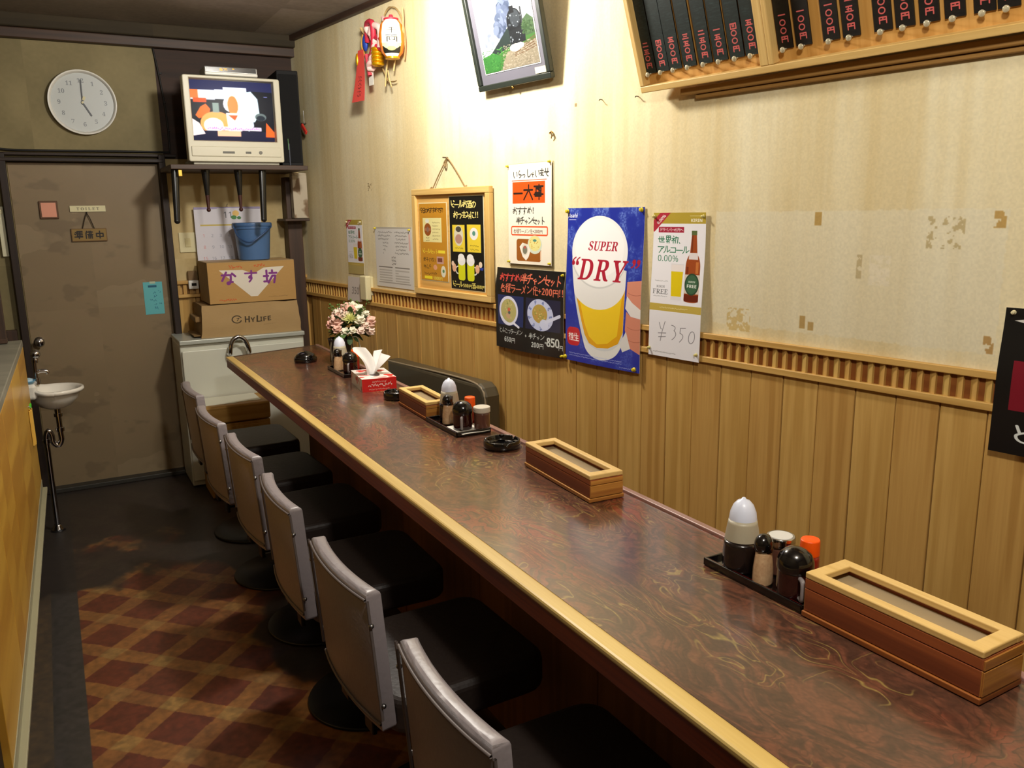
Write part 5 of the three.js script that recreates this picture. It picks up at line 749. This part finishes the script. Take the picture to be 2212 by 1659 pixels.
{ // white enamel cabinet at the far end with cartons and a bucket stacked on it
  const f = -4.73, t = thing('white_cabinet', 'white enamel cabinet standing against the far wall under the cartons', 'cabinet', V3(0.902, 0, (f + FAR) / 2 + 0.01)), d = f - FAR - 0.03;
  const en = PM({ color: 0xcfd0c2, roughness: 0.3, clearcoat: 0.3 });
  mesh('cabinet_body', RB(0.675, 0.80, d - 0.012, 0.006, 0, 0.405, -0.01), en, t); mesh('front_door', RB(0.662, 0.735, 0.02, 0.006, 0, 0.405, d / 2 - 0.006), en, t); mesh('top_slab', RB(0.68, 0.024, d + 0.012, 0.005, 0, 0.818, 0), SM({ color: 0xb9bdb4, roughness: 0.3, metalness: 0.2 }), t); mesh('plinth', RB(0.65, 0.03, d - 0.03, 0.003, 0, 0.015, -0.01), M.blackMatt, t);
  { const hd = mesh('handle', TU([[-0.052, 0.735, -0.005], [-0.049, 0.745, 0.05], [-0.048, 0.775, 0.062], [-0.03, 0.822, 0.062], [0.0, 0.836, 0.062], [0.032, 0.814, 0.062], [0.048, 0.772, 0.062], [0.054, 0.745, 0.05], [0.056, 0.735, -0.005]], 0.0125, 60, 12), M.chrome, t, [-0.04, 0, d / 2]); hd.userData.label = 'arched chrome handle on the front'; }
  const lc = thing('low_cabinet', 'low tan wooden cabinet with a thick top between the last stools and the white cabinet', 'cabinet', V3(0.79, 0, -4.595)); const tan = SM({ map: wFrame, color: 0xc8b890, roughness: 0.6 });
  mesh('top_board', metric(RB(0.34, 0.095, 0.255, 0.012, 0, 0.4575, 0, 3), 'x'), tan, lc); mesh('cabinet_body', metric(RB(0.33, 0.40, 0.24, 0.004, 0, 0.205, 0), 'y'), tan, lc); mesh('cabinet_door', metric(RB(0.3, 0.37, 0.014, 0.003, 0, 0.205, 0.122), 'y'), tan, lc);
  const cl = (() => { const g = new THREE.BoxGeometry(0.3, 0.0016, 0.2, 40, 1, 6), p = g.attributes.position; for (let i = 0; i < p.count; i++) if (p.getZ(i) > 0.05) p.setZ(i, p.getZ(i) + 0.014 * (fbm(p.getX(i) * 24, 3, 821, 2) - 0.5) * 2 * (p.getZ(i) - 0.05) / 0.05 + p.getX(i) * -0.06); g.computeVertexNormals(); return g; })();
  tag(mesh('white_sheet', cl, SM({ color: 0xd4d2c0, roughness: 0.7 }), null, [0.775, 0.5062, -4.615]), 'white plastic sheet with a ragged front edge lying on the low tan cabinet', 'sheet');
  // paper-wrapped flat carton with stencilled lettering
  const k1 = rep(pixTex(256, 256, (u, v) => mix([176, 148, 104], [160, 132, 92], fbm(u * 14, v * 14, 841, 4))), 2, 2);
  const kraft = SM({ map: k1, roughness: 0.75 }), kraft2 = SM({ map: k1, color: 0xd8cdb8, roughness: 0.8 });
  const print = (W, H, fn, base) => { const c = canvas(W, H), k = c.getContext('2d'); rect(k, 0, 0, W, H, base); for (let i = 0; i < 900; i++) { k.fillStyle = i % 2 ? 'rgba(120,92,56,0.05)' : 'rgba(220,196,150,0.05)'; k.fillRect(rr(0, W), rr(0, H), rr(8, 60), rr(1, 4)); } fn(k); return printMat(c, 0.75); };
  const hy = print(1024, 384, (k) => { k.strokeStyle = '#40331f'; k.lineWidth = 12; k.beginPath(); k.arc(352, 190, 46, 0.3, 6.0); k.stroke(); text(k, '7', 356, 192, 56, '#40331f', 'sans-serif', 'italic bold'); text(k, 'H', 466, 192, 104, '#40331f', 'sans-serif', 'bold'); text(k, 'Y', 526, 200, 78, '#40331f', 'sans-serif', 'bold'); text(k, 'L', 582, 192, 104, '#40331f', 'sans-serif', 'bold'); text(k, 'IFE', 658, 200, 78, '#40331f', 'sans-serif', 'bold'); scribble(k, 640, 262, 120, 8, '#7a6644', 2); }, '#a98c5e');
  const b1 = thing('paper_carton', 'crumpled brown paper carton printed HYLIFE, lower of the two on the white cabinet', 'carton', V3(0.958, 0.8305, -4.9), 0.0), bw = 0.545, bh = 0.178, bd = 0.29;
  { const g = new THREE.BoxGeometry(bw, bh, bd, 16, 8, 8), p = g.attributes.position; for (let i = 0; i < p.count; i++) { const x = p.getX(i), y = p.getY(i), z = p.getZ(i), e = 0.006 * (fbm(x * 14 + 3, y * 18 + z * 11, 861, 3) - 0.5) * 2; p.setXYZ(i, x * (1 - 0.04 * (y / bh + 0.5)) + e, Math.max(-bh / 2, y + (y > -bh * 0.45 ? e : 0)), z * (1 - 0.05 * Math.abs(y / bh)) + e); } g.computeVertexNormals(); mesh('wrapping', g.translate(0, bh / 2, 0), [kraft2, kraft2, kraft2, kraft2, hy, kraft2], b1); mesh('fold', metric(MG(RB(0.05, 0.004, bd * 0.8, 0.0015, -bw / 2 - 0.012, 0.012, 0), RB(0.04, 0.03, bd * 0.7, 0.006, -bw / 2 - 0.002, 0.1, 0)), 'x'), kraft2, b1); }
  const na = print(1024, 500, (k) => { poly(k, [[130, 90], [400, 96], [530, 150], [650, 80], [900, 70], [560, 430], [480, 430]], '#d9d2c4'); const v = '#7a2f82'; jp(k, 'な', 150, 110, 170, v, { lw: 0.15 }); jp(k, 'す', 420, 104, 150, v, { lw: 0.14 }); jp(k, '坊', 640, 110, 170, v, { lw: 0.15 }); const o = '#c4552a'; for (const x of [250, 300, 350]) scribble(k, x, 34, 40, 38, o, 8); for (const x of [540, 580, 620]) scribble(k, x, 30, 40, 38, o, 8); scribble(k, 110, 446, 190, 30, o, 7); scribble(k, 690, 440, 240, 14, '#8a6a3e', 3); }, '#b08a50');
  const b2 = thing('vegetable_carton', 'tan cardboard carton with purple lettering on a white triangle, upper of the two', 'carton', V3(0.977, 1.0135, -4.90), 0.02);
  mesh('carton_body', RB(0.475, 0.222, 0.275, 0.003, 0, 0.111, 0), kraft, b2); { const g = new THREE.BoxGeometry(0.474, 0.222, 0.0012).translate(0, 0.111, 0.1385); mesh('printed_face', g, [kraft, kraft, kraft, kraft, na, kraft], b2); } mesh('flap', metric(MG(RB(0.474, 0.003, 0.136, 0.001, 0, 0.2235, 0.0692), RB(0.474, 0.003, 0.136, 0.001, 0, 0.2235, -0.0692)), 'x'), kraft, b2); mesh('packing_tape', B(0.05, 0.0008, 0.27, 0, 0.2256, 0).rotateY(Math.PI / 2).scale(1.7, 1, 1), SM({ color: 0xa8814a, roughness: 0.3 }), b2);
  // bucket
  const bl = PM({ color: 0x4a6d9c, roughness: 0.35, clearcoat: 0.2 });
  const bk = thing('blue_bucket', 'blue plastic bucket with a handle standing on the upper carton', 'bucket', V3(1.028, 1.2405, -4.90), 0.15);
  mesh('bucket_wall', LA([[0, 0], [0.082, 0], [0.085, 0.003], [0.1, 0.185], [0.108, 0.186], [0.1085, 0.202], [0.1045, 0.206], [0.1, 0.203], [0.097, 0.19], [0.0815, 0.008], [0, 0.008]], 48), bl, bk);
  mesh('rib', LA([[0.0995, 0.17], [0.1035, 0.172], [0.104, 0.186], [0.1, 0.187]], 48), bl, bk);
  mesh('handle', TU([[-0.106, 0.19, 0.0], [-0.1, 0.13, 0.05], [-0.06, 0.10, 0.112], [0.0, 0.135, 0.125], [0.05, 0.17, 0.112], [0.106, 0.19, 0.0]].map(([x, y, z]) => [x, y, z]), 0.0045, 48, 8), SM({ color: 0x2f4a74, roughness: 0.4 }), bk);
  mesh('handle_lug', MG(RB(0.012, 0.024, 0.024, 0.003, -0.107, 0.188, 0), RB(0.012, 0.024, 0.024, 0.003, 0.107, 0.188, 0)), bl, bk);
}
// ------------------------------------------------------------------ kitchen-side partition and hand basin
{
  const x = 0, z0 = 2.33, z1 = 0.04;
  const t = thing('kitchen_partition', 'yellow varnished partition along the kitchen with a grey stone-look ledge', 'partition', V3(-0.143, 0, -4.26), -0.022);
  const yel = rep(pixTex(256, 512, (u, v) => mix([206, 160, 62], [180, 130, 44], sst(0.3, 0.7, fbm(u * 10, v * 1.2, 901, 4)))), 1.2, 0.6);
  const ym = PM({ map: yel, roughness: 0.4, clearcoat: 0.25, clearcoatRoughness: 0.2 }), n = 5, pw = (z0 - z1) / n;
  for (let i = 0; i < n; i++) mesh('panel', metric(RB(0.03, 0.62, pw - 0.003, 0.002, x - 0.015, 0.627, z0 - pw * (i + 0.5)), 'y', i * 0.2), ym, t);
  mesh('bottom_trim', MG(RB(0.016, 0.05, z0 - z1, 0.003, x - 0.006, 0.298, (z0 + z1) / 2), RB(0.03, 0.012, z0 - z1, 0.003, x + 0.004, 0.279, (z0 + z1) / 2)), SM({ color: 0xa9a588, roughness: 0.4, metalness: 0.2 }), t);
  mesh('kick_board', metric(B(0.02, 0.274, z0 - z1 - 0.01, x - 0.075, 0.137, (z0 + z1) / 2), 'z'), M.dark, t);
  mesh('end_board', metric(RB(0.12, 0.935, 0.02, 0.002, -0.085, 0.4685, z1 - 0.011), 'y'), M.dark, t);
  mesh('near_board', metric(RB(0.03, 0.935, 1.2, 0.002, x - 0.03, 0.4685, z0 + 0.6), 'y'), SM({ map: wDark, color: 0x8a8a50, roughness: 0.6 }), t);
  const st = rep(pixTex(256, 256, (u, v) => { const q = fbm(u * 30, v * 6, 911, 4); return mix([150, 146, 130], [112, 110, 98], q); }), 1, 1);
  mesh('ledge', metric(RB(0.15, 0.03, z0 + 1.2 - 0.05, 0.004, x - 0.074, 0.953, (z0 + 1.2 + 0.05) / 2), 'z'), SM({ map: st, roughness: 0.35 }), t);
  const ps = thing('window_post', 'dark upright post at the left picture edge above the ledge', 'post', V3(-0.222, 0.969, -4.14)); mesh('post_body', metric(RB(0.05, 0.33, 0.05, 0.003, 0, 0.166, 0), 'y'), M.dark, ps); mesh('post_foot', RB(0.054, 0.02, 0.054, 0.003, 0, 0.011, 0), M.dark, ps);
  tag(mesh('trim_7', metric(RB(0.1, 0.915, 0.04, 0.003, -0.24, 0.4585, FAR + 0.021), 'y'), M.dark, null, [0, 0, 0]), 'dark board beside the door under the ledge', null, null, 'structure');
}
{
  const z = -4.42, t = thing('hand_basin', 'small white wall-hung hand basin with chrome waste trap by the door', 'basin', V3(-0.05, 0.69, z));
  // bowl: oval rim, rising apron at the wall
  const g = LA([[0, -0.088], [0.03, -0.086], [0.07, -0.07], [0.1, -0.035], [0.108, -0.012], [0.122, -0.006], [0.128, 0.004], [0.124, 0.014], [0.114, 0.014], [0.1, 0.004], [0.085, -0.03], [0.05, -0.06], [0.012, -0.068], [0, -0.068]], 56), p = g.attributes.position;
  for (let i = 0; i < p.count; i++) { const x = p.getX(i); p.setX(i, x * (x < 0 ? 0.95 : 1.02)); if (x < -0.02) { const k = Math.min(1, (-x - 0.02) / 0.08); if (p.getY(i) > -0.02) p.setY(i, p.getY(i) + 0.022 * k * k); } }
  g.computeVertexNormals(); mesh('bowl', g, M.ceramic, t);
  mesh('back_apron', RB(0.085, 0.075, 0.2, 0.018, -0.11, 0.018, 0, 4), M.ceramic, t);
  mesh('waste_pipe', MG(CY(0.014, 0.014, 0.03, 0.005, -0.1, 0, 16), CY(0.019, 0.019, 0.016, 0.005, -0.118, 0, 16), TU([[0.005, -0.1, 0], [0.005, -0.2, 0], [0.004, -0.245, 0], [-0.012, -0.268, 0], [-0.03, -0.25, 0], [-0.034, -0.21, 0], [-0.045, -0.19, 0], [-0.056, -0.21, 0], [-0.058, -0.3, 0], [-0.06, -0.69, 0]], 0.0125, 90, 12), CY(0.019, 0.019, 0.018, 0.005, -0.19, 0, 16), CY(0.019, 0.019, 0.018, -0.058, -0.24, 0, 16)), M.chrome, t);
  mesh('floor_rose', LA([[0.014, -0.66], [0.018, -0.664], [0.026, -0.68], [0.034, -0.689], [0, -0.6895]], 24).translate(-0.06, 0, 0), M.chrome, t);
  const tp = thing('basin_tap', 'chrome pillar tap with round head above the small hand basin', 'tap', V3(-0.115, 0.725, z - 0.02));
  mesh('tap_body', MG(CY(0.014, 0.017, 0.03, 0, 0.015, 0, 16), CY(0.010, 0.010, 0.11, 0, 0.08, 0, 14), CY(0.016, 0.016, 0.014, 0.004, 0.11, 0, 16)), M.chrome, tp);
  mesh('spout', MG(TU([[0, 0.055, 0], [0.02, 0.062, 0], [0.045, 0.058, 0], [0.05, 0.046, 0]], 0.0095, 20, 10)), M.chrome, tp); mesh('tap_head', MG(CY(0.012, 0.014, 0.012, 0.004, 0.122, 0, 16), SP(0.022, 0.008, 0.143, 0, 20)), M.chrome, tp);
  const sp = thing('soap_dish', 'pale blue soap dish on the left shoulder of the hand basin', 'soap dish', V3(-0.148, 0.746, z + 0.055)); mesh('dish', LA([[0, 0], [0.026, 0], [0.034, 0.01], [0.036, 0.014], [0.032, 0.014], [0.024, 0.005], [0, 0.005]], 32).scale(0.85, 1, 1.25), SM({ color: 0x5f9cc0, roughness: 0.35 }), sp); mesh('soap', new THREE.SphereGeometry(0.023, 20, 12).scale(0.9, 0.5, 1.3).translate(0, 0.013, 0), SM({ color: 0xa9c9dc, roughness: 0.5 }), sp);
  const sg = thing('green_sponge', 'bright green sponge hanging beside the hand basin', 'sponge', V3(x0(), 0.655, -4.12)); mesh('sponge_pad', RB(0.012, 0.085, 0.05, 0.005, 0, 0, 0), SM({ color: 0x49c21e, roughness: 0.9 }), sg); mesh('loop', TU([[0, 0.04, 0], [-0.003, 0.06, 0.004], [-0.004, 0.07, 0]], 0.0015, 8, 6), M.string, sg);
  const cl = thing('yellow_cloth', 'yellow cloth strip hanging next to the green sponge', 'cloth', V3(x0(), 0.62, -4.0)); { const q = new THREE.BoxGeometry(0.006, 0.15, 0.07, 1, 10, 8), w = q.attributes.position; for (let i = 0; i < w.count; i++) w.setX(i, w.getX(i) + 0.004 * Math.sin(w.getZ(i) * 160) + 0.004); q.computeVertexNormals(); mesh('cloth_sheet', q, SM({ color: 0xe2b24a, roughness: 0.85 }), cl); } mesh('hook', TU([[-0.004, 0.09, 0], [0.006, 0.085, 0], [0.006, 0.07, 0]], 0.002, 8, 6), M.steel, cl);
  function x0() { return -0.146; }
}
scene.traverse((o) => { if (o.isLight) o.castShadow = o.type !== 'RectAreaLight'; });
renderer.render(scene, camera);
